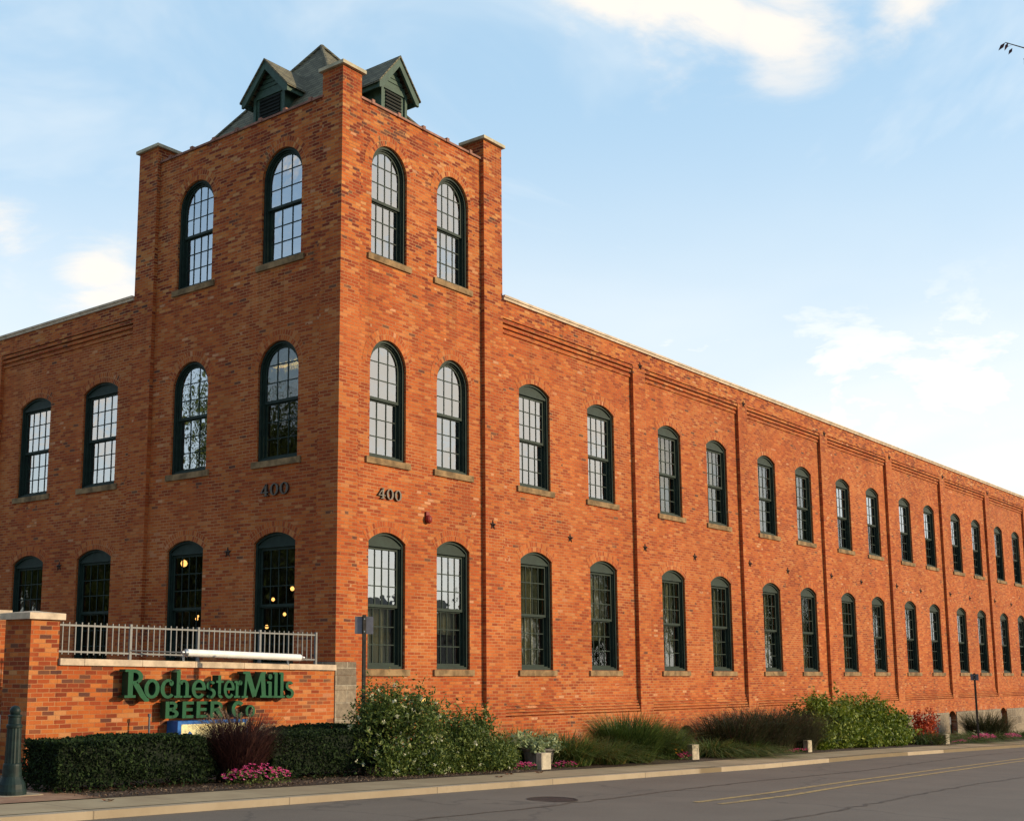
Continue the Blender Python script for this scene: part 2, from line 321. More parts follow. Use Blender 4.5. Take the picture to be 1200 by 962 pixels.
def ground_mats():
    gg, bs, o = newmat('asphalt'); P = gg.n('ShaderNodeNewGeometry').outputs['Position']
    n = gg.noise(P, .5, 5, .6); f = gg.noise(P, 60, 3, .7)
    mp = gg.n('ShaderNodeMapping'); mp.inputs['Scale'].default_value = (.06, 1.1, 1); mp.inputs['Rotation'].default_value = (0, 0, R(-2)); gg.l(P, mp.inputs[0])
    tr = gg.noise(mp.outputs[0], 1.0, 4, .6)
    c = gg.mix(gg.smooth(n, .3, .7), (.108, .083, .063, 1), (.140, .109, .083, 1))
    c = gg.mix(gg.math('MULTIPLY', gg.smooth(tr, .45, .7), .35), c, (.088, .070, .056, 1))
    c = gg.mix(gg.math('MULTIPLY', gg.smooth(f, .35, .75), .5), c, (.20, .160, .120, 1))
    vo = gg.n('ShaderNodeTexVoronoi', feature='DISTANCE_TO_EDGE'); vo.inputs['Scale'].default_value = .22
    dn = gg.n('ShaderNodeMapping'); gg.l(P, dn.inputs[0])
    nn = gg.n('ShaderNodeTexNoise'); nn.inputs['Scale'].default_value = 1.2; nn.inputs['Detail'].default_value = 5; gg.l(P, nn.inputs[0])
    vm = gg.n('ShaderNodeVectorMath', operation='ADD'); gg.l(P, vm.inputs[0]); gg.l(nn.outputs['Color'], vm.inputs[1]); gg.l(vm.outputs[0], vo.inputs[0])
    ck = gg.math('SUBTRACT', 1.0, gg.smooth(vo.outputs[0], .0, .013))
    c = gg.mix(gg.math('MULTIPLY', ck, .45), c, (.04, .035, .03, 1))
    gg.l(c, bs.inputs['Base Color']); bs.inputs['Roughness'].default_value = .85
    bump(gg, bs, f, .5, .006)
    for nm, a, b, jt in (('sidewalk', (.30, .215, .120), (.38, .285, .165), 1.5), ('curb', (.33, .25, .16), (.40, .31, .21), 3.0)):
        gg, bs, o = newmat(nm); P = gg.n('ShaderNodeNewGeometry').outputs['Position']
        s = gg.n('ShaderNodeSeparateXYZ'); gg.l(P, s.inputs[0])
        n = gg.noise(P, 1.3, 6, .65); f = gg.noise(P, 50, 3, .6)
        c = gg.mix(gg.smooth(n, .3, .7), rgb(a), rgb(b))
        # slabs of slightly different tone, joints between them
        q = gg.math('DIVIDE', s.outputs[0], jt)
        wn = gg.n('ShaderNodeTexWhiteNoise', noise_dimensions='1D'); gg.l(gg.math('FLOOR', q), wn.inputs['W'])
        kk = gg.n('ShaderNodeVectorMath', operation='SCALE'); gg.l(c, kk.inputs[0]); gg.l(gg.math('ADD', .86, gg.math('MULTIPLY', wn.outputs[0], .22)), kk.inputs['Scale'])
        if nm == 'curb':
            far = gg.math('MULTIPLY', gg.smooth(s.outputs[0], 5.0, 5.2), gg.math('LESS_THAN', wn.outputs[0], .72))
            kk2 = gg.mix(far, kk.outputs[0], gg.mix(n, (.15, .105, .055, 1), (.23, .165, .09, 1))); src = kk2
        else: src = kk.outputs[0]
        j = gg.math('LESS_THAN', gg.math('FRACT', q), .014/jt*1.5)
        c = gg.mix(gg.math('MULTIPLY', j, .6), src, (.10, .075, .05, 1))
        c = gg.mix(gg.math('MULTIPLY', gg.smooth(gg.noise(P, 4.0, 6, .75), .56, .75), .35), c, (.16, .12, .08, 1))
        gg.l(c, bs.inputs['Base Color']); bs.inputs['Roughness'].default_value = .9; bump(gg, bs, f, .3, .004)
    gg, bs, o = newmat('mulch'); P = gg.n('ShaderNodeNewGeometry').outputs['Position']
    f = gg.noise(P, 38, 5, .75)
    c = gg.ramp(f, [(.3, (.025, .014, .009)), (.55, (.075, .042, .025)), (.75, (.19, .12, .07))])
    gg.l(c, bs.inputs['Base Color']); bs.inputs['Roughness'].default_value = .95; bump(gg, bs, f, 1.0, .03)
    gg, bs, o = newmat('far_ground'); P = gg.n('ShaderNodeNewGeometry').outputs['Position']
    c = gg.mix(gg.noise(P, .8, 6, .6), (.05, .07, .025, 1), (.10, .11, .05, 1)); gg.l(c, bs.inputs['Base Color']); bs.inputs['Roughness'].default_value = 1
    gg, bs, o = newmat('road_paint'); P = gg.n('ShaderNodeNewGeometry').outputs['Position']
    c = gg.mix(gg.smooth(gg.noise(P, 9, 6, .75), .38, .62), (.20, .145, .08, 1), (.46, .30, .09, 1)); gg.l(c, bs.inputs['Base Color']); bs.inputs['Roughness'].default_value = .8
    gg, bs, o = newmat('paver'); P = gg.n('ShaderNodeNewGeometry').outputs['Position']
    bt = gg.n('ShaderNodeTexBrick'); gg.l(P, bt.inputs[0]); bt.inputs['Scale'].default_value = 1
    bt.inputs['Color1'].default_value = (.26, .12, .06, 1); bt.inputs['Color2'].default_value = (.36, .19, .10, 1); bt.inputs['Mortar'].default_value = (.15, .11, .08, 1)
    bt.inputs['Brick Width'].default_value = .2; bt.inputs['Row Height'].default_value = .1; bt.inputs['Mortar Size'].default_value = .004
    gg.l(bt.outputs[0], bs.inputs['Base Color']); bs.inputs['Roughness'].default_value = .9
ground_mats()

# ------------------------------------------------------------------ mesh helpers
class MB:
    def __init__(s): s.v = []; s.f = []; s.mi = []; s.uv = []
    def face(s, pts, mi=0, uv=None):
        i = len(s.v); s.v += [tuple(p) for p in pts]; s.f.append(tuple(range(i, i+len(pts)))); s.mi.append(mi); s.uv.append(uv)
    def box(s, x0, x1, y0, y1, z0, z1, mi=0):
        if x0 > x1: x0, x1 = x1, x0
        if y0 > y1: y0, y1 = y1, y0
        i = len(s.v)
        s.v += [(x0,y0,z0),(x1,y0,z0),(x1,y1,z0),(x0,y1,z0),(x0,y0,z1),(x1,y0,z1),(x1,y1,z1),(x0,y1,z1)]
        for q in ((0,3,2,1),(4,5,6,7),(0,1,5,4),(1,2,6,5),(2,3,7,6),(3,0,4,7)):
            s.f.append(tuple(i+k for k in q)); s.mi.append(mi); s.uv.append(None)
    def tube(s, a, b, r, n=8, r2=None, mi=0, caps=True):
        a = Vector(a); b = Vector(b); r2 = r if r2 is None else r2
        d = (b-a).normalized(); t = Vector((0,0,1)) if abs(d.z) < .9 else Vector((1,0,0))
        u = d.cross(t).normalized(); w = d.cross(u); i = len(s.v)
        for c, q in ((a, r), (b, r2)):
            for k in range(n):
                an = 2*math.pi*k/n; s.v.append(tuple(c + u*(q*math.cos(an)) + w*(q*math.sin(an))))
        for k in range(n):
            s.f.append((i+k, i+(k+1)%n, i+n+(k+1)%n, i+n+k)); s.mi.append(mi); s.uv.append(None)
        if caps:
            s.f.append(tuple(i+k for k in range(n))[::-1]); s.f.append(tuple(i+n+k for k in range(n))); s.mi += [mi, mi]; s.uv += [None, None]
    def lathe(s, c, prof, n=20, mi=0):
        i = len(s.v); c = Vector(c)
        for r_, z_ in prof:
            for k in range(n):
                an = 2*math.pi*k/n; s.v.append((c.x+r_*math.cos(an), c.y+r_*math.sin(an), c.z+z_))
        for j in range(len(prof)-1):
            for k in range(n):
                s.f.append((i+j*n+k, i+j*n+(k+1)%n, i+(j+1)*n+(k+1)%n, i+(j+1)*n+k)); s.mi.append(mi); s.uv.append(None)
        s.f.append(tuple(i+(len(prof)-1)*n+k for k in range(n))); s.mi.append(mi); s.uv.append(None)
    def prism(s, pts, fn, d0, d1, mi=0, mside=None):
        """pts 2-D (u,v) polygon, fn(u,v,d)->3-D, from depth d0 (front) to d1 (back)"""
        A = [fn(u, v, d0) for u, v in pts]; B = [fn(u, v, d1) for u, v in pts]; n = len(pts)
        tris = tessellate_polygon([[Vector((u, v, 0)) for u, v in pts]])
        for t in tris:
            s.face([A[k] for k in t], mi); s.face([B[k] for k in t][::-1], mi)
        for k in range(n):
            s.face([A[k], A[(k+1)%n], B[(k+1)%n], B[k]], mi if mside is None else mside)
    def build(s, name, mats, parent=None, smooth=False, loc=None, rotz=0):
        me = bpy.data.meshes.new(name); me.from_pydata(s.v, [], s.f)
        if not isinstance(mats, (list, tuple)): mats = [mats]
        for q in mats: me.materials.append(MAT[q] if isinstance(q, str) else q)
        me.polygons.foreach_set('material_index', s.mi)
        if any(u is not None for u in s.uv):
            L = me.uv_layers.new(name='UVMap'); k = 0
            for f, u in zip(s.f, s.uv):
                for j in range(len(f)):
                    if u is not None: L.data[k].uv = u[j]
                    k += 1
        if smooth: me.polygons.foreach_set('use_smooth', [True]*len(me.polygons))
        me.update()
        o = bpy.data.objects.new(name, me); COL.objects.link(o)
        if parent: o.parent = parent
        if loc: o.location = loc
        if rotz: o.rotation_euler = (0, 0, rotz)
        return o
def tag(o, label=None, cat=None, group=None, kind=None):
    if label: o['label'] = label
    if cat: o['category'] = cat
    if group: o['group'] = group
    if kind: o['kind'] = kind
    return o
def empty(name, label, cat, loc=(0,0,0), group=None, rotz=0):
    o = bpy.data.objects.new(name, None); COL.objects.link(o); o.location = loc; o.rotation_euler = (0,0,rotz)
    return tag(o, label, cat, group)
def copy_child(o, parent):
    c = o.copy(); COL.objects.link(c); c.parent = parent
    return c
def gz(x, y=0): return -1.70 - 0.022*x        # the street falls away to the right

# ------------------------------------------------------------------ ground, road, kerb, sidewalk
def strip(name, xs, y0f, y1f, zf, mat, thick=0, kind='structure'):
    mb = MB()
    for a, b in zip(xs[:-1], xs[1:]):
        mb.face([(a, y0f(a), zf(a)), (b, y0f(b), zf(b)), (b, y1f(b), zf(b)), (a, y1f(a), zf(a))])
        if thick:
            mb.face([(a, y0f(a), zf(a)-thick), (b, y0f(b), zf(b)-thick), (b, y0f(b), zf(b)), (a, y0f(a), zf(a))])
    o = mb.build(name, mat); return tag(o, kind=kind)
def clampx(x): return max(-70, min(120, x))
XS = [-60, -30, -20, -14, -10, -8, -6, -4, -2, 0, 2, 4, 6, 8, 10, 12, 14, 16, 18, 22, 26, 30, 40, 50, 70, 120]
ease = lambda x, a, b: max(0, min(1, (x-a)/(b-a)))
kerb_y = lambda x: -4.92 + .45*ease(x, 8, 16)
inner_y = lambda x: -3.75 + .50*ease(x, 7, 16)
mbg = MB()
gx = [-1500, -70, 120, 1500]; gy = [-1500, -60, 60, 1500]
for i in range(3):
    for j in range(3):
        mbg.face([(gx[i], gy[j], gz(clampx(gx[i]))-.25), (gx[i+1], gy[j], gz(clampx(gx[i+1]))-.25), (gx[i+1], gy[j+1], gz(clampx(gx[i+1]))-.25), (gx[i], gy[j+1], gz(clampx(gx[i]))-.25)])
tag(mbg.build('ground', 'far_ground'), kind='structure')
strip('road', XS, lambda x: -60 if x < -12 else -30, kerb_y, lambda x: gz(x)-.155, 'asphalt')
strip('curb', XS, kerb_y, lambda x: kerb_y(x)+.16, lambda x: gz(x)-.065, 'curb', thick=.09)
strip('sidewalk', XS, lambda x: kerb_y(x)+.16, inner_y, lambda x: gz(x)-.060, 'sidewalk')
strip('planting_bed', [x for x in XS if x >= -8], lambda x: inner_y(x), lambda x: .2, lambda x: gz(x)-.056, 'mulch')
strip('brick_paving', [-14, -12, -10, -8.6, -8.0], inner_y, lambda x: .2, lambda x: gz(x)-.050, 'paver')
strip('terrace', [-14, -10, -6.2, -.012], lambda x: .30 if x > -7 else 3.2, lambda x: 30, lambda x: -.80, 'terrace_concrete', thick=1.2)
def poly_line(name, pts, w, label):
    mb = MB()
    for (x0, y0), (x1, y1) in zip(pts[:-1], pts[1:]):
        n = max(1, int((x1-x0)/2))
        for k in range(n):
            a = x0+(x1-x0)*k/n; b = x0+(x1-x0)*(k+1)/n; ya = y0+(y1-y0)*k/n; yb = y0+(y1-y0)*(k+1)/n
            mb.face([(a, ya-w/2, gz(a)-.150), (b, yb-w/2, gz(b)-.150), (b, yb+w/2, gz(b)-.150), (a, ya+w/2, gz(a)-.150)])
    tag(mb.build(name, 'road_paint'), kind='structure')
poly_line('road_marking', [(-1.05, -8.02), (1.5, -7.92), (5.9, -7.60), (11.4, -7.32), (20, -6.90), (40, -6.5), (60, -6.4)], .11, '')
poly_line('road_marking', [(-1.0, -8.36), (1.2, -8.34), (4.8, -8.03), (9.8, -7.76), (17.4, -7.35), (40, -6.84), (60, -6.74)], .11, '')

# ------------------------------------------------------------------ the mill building
B = empty('mill_building', 'long two-storey orange brick mill with a three-storey corner tower and green windows', 'building')
fR = lambda u, v, d: (u, d, v)          # long facade on the street, faces -y
fL = lambda u, v, d: (d, u, v)          # side facade, faces -x
def outline(w, h, kind, ins=0.0, rise=0.20, n=12):
    """window opening outline, centred on u=0, sill at v=0; inset by ins; returns (u,v) list anticlockwise"""
    W2 = w/2-ins
    if kind == 'round':
        c = h-w/2; pts = [(-W2, ins), (W2, ins)]
        for k in range(n+1):
            a = math.pi*k/n; pts.append((W2*math.cos(a), c+W2*math.sin(a)))
        return pts
    if kind == 'seg':
        r = (w*w/4+rise*rise)/(2*rise); cy = h-r; r2 = r-ins; a0 = math.asin(min(1, W2/r2)); pts = [(-W2, ins), (W2, ins)]
        for k in range(n+1):
            a = a0-2*a0*k/n; pts.append((r2*math.sin(a), cy+r2*math.cos(a)))
        return pts
    return [(-W2, ins), (W2, ins)] + [(W2-2*W2*k/n, h-ins) for k in range(n+1)]
def wall_cells(mb, fn, u0, u1, v0, v1, holes, d=.1, reveal=.14, mi=0):
    """holes: (uc, vsill, w, h, kind); one row of openings between v0 and v1"""
    holes = sorted(holes); edges = [u0] + [(a[0]+b[0])/2 for a, b in zip(holes[:-1], holes[1:])] + [u1]
    if not holes:
        mb.face([fn(u0, v0, d), fn(u1, v0, d), fn(u1, v1, d), fn(u0, v1, d)], mi); return
    for k, (uc, vs, w, h, kd) in enumerate(holes):
        a, b = edges[k], edges[k+1]
        hole = [(uc+x, vs+y) for x, y in outline(w, h, kd)]
        outer = [(a, v0), (b, v0), (b, v1), (a, v1)]
        allp = outer+hole
        for t in tessellate_polygon([[Vector((x, y, 0)) for x, y in outer], [Vector((x, y, 0)) for x, y in hole]]):
            mb.face([fn(*allp[i], d) for i in t], mi)
        n = len(hole)
        for i in range(n):
            p, q = hole[i], hole[(i+1)%n]
            mb.face([fn(*p, d), fn(*q, d), fn(*q, d+reveal), fn(*p, d+reveal)], mi)
def fbox(mb, fn, u0, u1, v0, v1, d0, d1, mi=0):
    a = fn(u0, v0, d0); b = fn(u1, v1, d1); mb.box(a[0], b[0], a[1], b[1], a[2], b[2], mi)

GH, GS = 2.76, -.02
ZP, ZC0, ZC1, ZTOP = -1.10, 7.82, 8.15, 8.58
WIN = []                                  # (facade, uc, sill, w, h, kind, cols, style)
NB = 9
pil = [(11.53+6.34*k, 12.17+6.34*k) for k in range(NB)]
bays = [(5.55, 11.53)] + [(pil[k][1], pil[k+1][0]) for k in range(NB-1)]
cent = [(6.97, 9.99)] + [(pil[k][1]+1.47, pil[k][1]+4.35) for k in range(NB-1)]
XEND = pil[-1][1]
# --- tower wall
def tower_wall():
    mb = MB()
    for fn, a, b, c1, c2 in ((fR, .58, 4.84, 1.60, 3.79), (fL, .58, 6.05, 1.86, 4.70)):
        w = 1.15 if fn is fR else 1.22
        F = 'R' if fn is fR else 'L'
        for (v0, v1, s, h_, kd) in ((ZP, 3.5, GS, GH, 'seg'), (3.5, 7.8, 4.25, 2.54, 'round'), (7.8, 11.85, 8.55, 2.53, 'round')):
            wall_cells(mb, fn, a, b, v0, v1, [(c1, s, w, h_, kd), (c2, s, w, h_, kd)])
            for c in (c1, c2):
                cols = 4 if kd == 'seg' else 3 if s < 8 else (3 if (F == 'L' and c == c1) else 4)
                WIN.append((F, c, s, w, h_, kd, cols))
        # parapet top and back
        fbox(mb, fn, a, b, 11.6, 11.85, .102, .40)
    # rear and side faces above the wings
    mb.box(5.15, 5.448, .6, 6.1, 8.2, 11.85); mb.box(.6, 5.0, 6.30, 6.648, 8.2, 11.85)
    # corbel steps at the foot of the recessed panels
    for k in range(6):
        for fn, a, b in ((fR, .58, 4.84), (fL, .58, 6.05)):
            fbox(mb, fn, a, b, ZP+.40-.072*k-.046, ZP+.40-.072*k, .1-.0155*(k+1), .16)
    mb.build('tower_wall', brick, B)
    # piers (outer plane) with stone caps
    for (x0, x1, y0, y1, top, zf) in ((0, .58, 0, .58, 12.34, -3.2), (4.84, 5.55, .0005, .62, 12.34, ZP), (.0005, .62, 6.05, 6.75, 12.24, ZP), (4.95, 5.55, 6.15, 6.75, 12.3, 8.2)):
        mb = MB(); mb.box(x0, x1, y0, y1, zf, top)
        o = mb.build('pilaster', brick, B)
        c = MB(); e = .07
        c.box(x0-e, x1+e, y0-e, y1+e, top+.002, top+.075)
        i = len(c.v); X0, X1, Y0, Y1 = x0-e+.02, x1+e-.02, y0-e+.02, y1+e-.02; zt = top+.075
        ap = ((x0+x1)/2, (y0+y1)/2, zt+.07); cn = [(X0,Y0,zt),(X1,Y0,zt),(X1,Y1,zt),(X0,Y1,zt)]
        for k in range(4): c.face([cn[k], cn[(k+1)%4], ap])
        c.build('pilaster_cap', 'capstone', o)
    # clay coping with raised joints
    for fn, a, b in ((fR, .58, 4.84), (fL, .62, 6.05)):
        c = MB(); fbox(c, fn, a+.002, b-.002, 11.852, 11.90, .06, .44)
        n = int((b-a)/.72)
        for k in range(n):
            u = a+(b-a)*(k+.5)/n
            fbox(c, fn, u-.045, u+.045, 11.90, 11.945, .045, .455)
            fbox(c, fn, u-.045, u+.045, 11.845, 11.90, .045, .058)
        c.build('coping', 'clay_coping', B)
    # stone quoin at the foot of the corner
    c = MB()
    zs = [-3.0, -1.55, -.93, -.42, -.14, .115]
    for k in range(len(zs)-1):
        e = .012+.006*(k % 2); c.box(-e, .565+e, -e-.004, .565+e, zs[k]+.006, zs[k+1])
    c.build('corner_quoin', 'stone_foundation', B)
tower_wall()
# --- wings
def wing(fn, F, bays, cents, pils, uend, w):
    mb = MB()
    for (a, b), cs in zip(bays, cents):
        for (v0, v1, s, h_) in ((ZP, 3.5, GS, GH), (3.5, ZC0+.3, 4.25, 2.55)):
            wall_cells(mb, fn, a, b, v0, v1, [(c, s, w, h_, 'seg') for c in cs])
            for c in cs: WIN.append((F, c, s, w, h_, 'seg', 4))
        for k in range(6):
            fbox(mb, fn, a, b, ZP+.40-.072*k-.046, ZP+.40-.072*k, .1-.0155*(k+1), .16)
        for k in range(3):                      # corbelled courses under the parapet
            fbox(mb, fn, a, b, ZC0+.115*k, ZC0+.115*k+.075, .066-.026*k, .12)
        fbox(mb, fn, a, b, ZC0+.075, ZC1+.003, .094, .13)
    u0 = bays[0][0]
    fbox(mb, fn, u0, uend, ZC1, ZTOP, 0, .40)   # parapet
    mb.build('wing_wall', brick, B)
    for a, b in pils:
        p = MB(); fbox(p, fn, a, b, ZP, ZC1-.002, .0005, .14); p.build('pilaster', brick, B)
    # coping
    c = MB(); fbox(c, fn, u0+.002, uend+.06, ZTOP+.002, ZTOP+.065, -.05, .46); fbox(c, fn, u0+.002, uend+.06, ZTOP+.065, ZTOP+.115, -.075, .48)
    c.build('parapet_cap', 'limestone_cap', B)
wing(fR, 'R', bays, cent, pil, XEND, 1.30)
pilL = [(12.42, 13.06), (18.36, 19.0)]
wing(fL, 'L', [(6.75, 12.42), (13.06, 18.36)], [(8.06, 10.84), (14.5, 17.2)], pilL, 19.0, 1.36)
# base wall below the panels, with small arched basement openings on the street side
def base_wall():
    mb = MB()
    holes = [(13.92, -2.9, .92, 1.42, 'seg'), (27.6, -2.9, .92, 1.34, 'seg'), (36.6, -2.9, .95, 1.34, 'seg'), (43.8, -2.9, .95, 1.34, 'seg'), (51.0, -2.9, .95, 1.34, 'seg')]
    wall_cells(mb, fR, .58, XEND, -4.2, ZP, holes, d=0, reveal=.25)
    wall_cells(mb, fL, .58, 19.0, -4.2, ZP, [], d=0)
    mb.face([(0.02, 19.0, -3), (XEND, 19.0, -3), (XEND, 19.0, ZTOP), (0.02, 19.0, ZTOP)])
    mb.face([(XEND, .02, -4.2), (XEND, 19.0, -4.2), (XEND, 19.0, ZTOP), (XEND, .02, ZTOP)])
    mb.build('base_wall', brick, B)
    # rubble foundation where the street has dropped away
    mb = MB()
    segs = [(26.0, 27.14), (28.06, 36.12), (37.08, 43.32), (44.28, 50.5), (51.5, XEND)]
    for a, b in segs: mb.box(a, b, -.03, .02, -4.2, -1.60+random.uniform(-.01, .01))
    mb.build('foundation', 'stone_foundation', B)
    for uc, vs, w, h_, kd in holes:
        p = MB(); pts = [(uc+x, vs+y) for x, y in outline(w, h_, kd)]
        p.prism(pts, fR, .20, .24); o = p.build('basement_hatch', 'green_frame', B)
        p = MB(); n = 14
        arch_ring(p, fR, uc, vs, w, h_, kd, -.004, .17)
        p.build('brick_arch', brick_arch, o)
        p = MB(); p.box(uc-.16, uc+.16, .12, .199, vs+h_-.55, vs+h_-.25); p.build('vent', 'sign_back', o)
def arch_ring(mb, fn, uc, vs, w, h, kd, d, t):
    if kd == 'round': r = w/2; cy = vs+h-r; a0 = math.pi/2
    else:
        rise = .20; r = (w*w/4+rise*rise)/(2*rise); cy = vs+h-r; a0 = math.asin(w/2/r)+.03
    n = 16; k0 = .0
    for k in range(n):
        a, b = -a0+2*a0*k/n, -a0+2*a0*(k+1)/n
        P = lambda rad, an: fn(uc+rad*math.sin(an), cy+rad*math.cos(an), d)
        ua, ub = (a+5)*(r+t/2), (b+5)*(r+t/2)
        mb.face([P(r, a), P(r, b), P(r+t, b), P(r+t, a)], 0, [(ua, .002), (ub, .002), (ub, t-.002), (ua, t-.002)])
        Q = lambda rad, an: fn(uc+rad*math.sin(an), cy+rad*math.cos(an), d+.006)
        mb.face([P(r+t, a), P(r+t, b), Q(r+t, b), Q(r+t, a)], 0, [(ua, t-.01)]*4)
base_wall()

# --- roofs, floors and inner walls
mb = MB(); mb.box(.42, XEND-.02, .42, 18.98, 8.10, 8.22); mb.build('flat_roof', 'roof_membrane', B)
mb = MB()
for z0, z1 in ((-1.05, -.9), (3.45, 3.7)): mb.box(.36, XEND-.05, .36, 18.9, z0, z1)
mb.box(.42, 5.13, .42, 6.28, 7.85, 8.05); mb.box(.42, 5.13, .42, 6.28, 11.3, 11.4)
mb.build('floor_slab', 'interior_plaster', B)
mb = MB()
mb.box(6.4, XEND-.1, 6.4, 6.5, -.9, 8.1); mb.box(6.4, 6.5, 6.51, 18.9, -.9, 8.1)
for x in (11.85, 24.5, 37.2, 49.9): mb.box(x-.05, x+.05, .37, 6.39, -.9, 8.1)
mb.box(.37, 6.39, 12.7, 12.8, -.9, 8.1)
mb.build('inner_wall', 'interior_plaster', B)

# --- tower roof: steep pyramid with louvred gabled dormers
def tower_roof():
    apx, apy, apz = 2.78, 3.375, 15.0; x0, x1, y0, y1, zb = .34, 5.22, .34, 6.10, 11.72
    p = MB(); cn = [(x0,y0,zb),(x1,y0,zb),(x1,y1,zb),(x0,y1,zb)]
    # flared foot
    k1 = .16; fl = [(c[0]+(apx-c[0])*k1, c[1]+(apy-c[1])*k1, zb+.36) for c in cn]
    for k in range(4):
        p.face([cn[k], cn[(k+1)%4], fl[(k+1)%4], fl[k]]); p.face([fl[k], fl[(k+1)%4], (apx, apy, apz)])
    for k in range(4):                           # hip caps
        p.tube(fl[k], (apx, apy, apz+.02), .05, 6)
    rf = p.build('tower_roof', 'shingles', B)
    # dormer in local coordinates: front faces -y at y=0, ridge runs +y
    def dormer(loc, rot, hw):
        e, rz, ov = 1.10, 1.76, .14             # eave height, ridge height above local base, overhang
        L = 1.6
        body = MB()
        fp = [(-hw+.12, 0), (hw-.12, 0), (hw-.12, e), (0, rz-.10), (-hw+.12, e)]
        body.prism(fp, lambda u, v, d: (u, d, v), .06, L)
        for k in range(5):                      # clapboards in the gable
            z = e+.06+.11*k; ww = (hw-.14)*(rz-.12-z)/(rz-.12-e)
            if ww > .05: body.box(-ww, ww, .035, .062, z-.05, z+.04)
        for s in (-1, 1): body.box(s*(hw-.12)-.08*(s > 0), s*(hw-.12)+.08*(s < 0), .02, .062, 0, e-.02)
        body.box(-hw+.20, hw-.20, .02, .062, e-.10, e+.02)
        b = body.build('dormer', 'green_trim', B, loc=loc, rotz=rot)
        lv = MB(); lw = hw-.30
        lv.box(-lw, lw, .045, .061, .30, e-.12)
        for k in range(8):
            z = .33+k*.083
            lv.face([(-lw, .015, z), (lw, .015, z), (lw, .05, z+.06), (-lw, .05, z+.06)])
        lv.build('louver', 'dark_louver', b)
        tr = MB(); s_ = (rz-e+.14)/(hw+.08)
        for s in (-1, 1):                       # barge boards and eave fascia
            tr.prism([(0, rz+.05), (s*(hw+.12), e-.12), (s*(hw+.12), e-.26), (s*(hw+.02), e-.24), (0, rz-.17)], lambda u, v, d: (u, d, v), -ov+.001*s, -ov+.06)
            tr.box(s*(hw+.10), s*(hw+.06), -ov+.06, L-.3, e-.24, e-.125)
        tr.build('barge_board', 'green_trim', b)
        ro = MB()
        for s in (-1, 1):
            a = [(0, rz+.09), (s*(hw+.16), e-.11), (s*(hw+.16), e-.15), (0, rz+.04)]
            ro.prism(a, lambda u, v, d: (u, d, v), -ov-.03+.001*s, L)
        ro.build('dormer_roof', 'shingles', b)
    dormer((2.74, .95, 12.04), 0, .57)
    dormer((.95, 3.27, 12.04), R(-90), .64)
tower_roof()

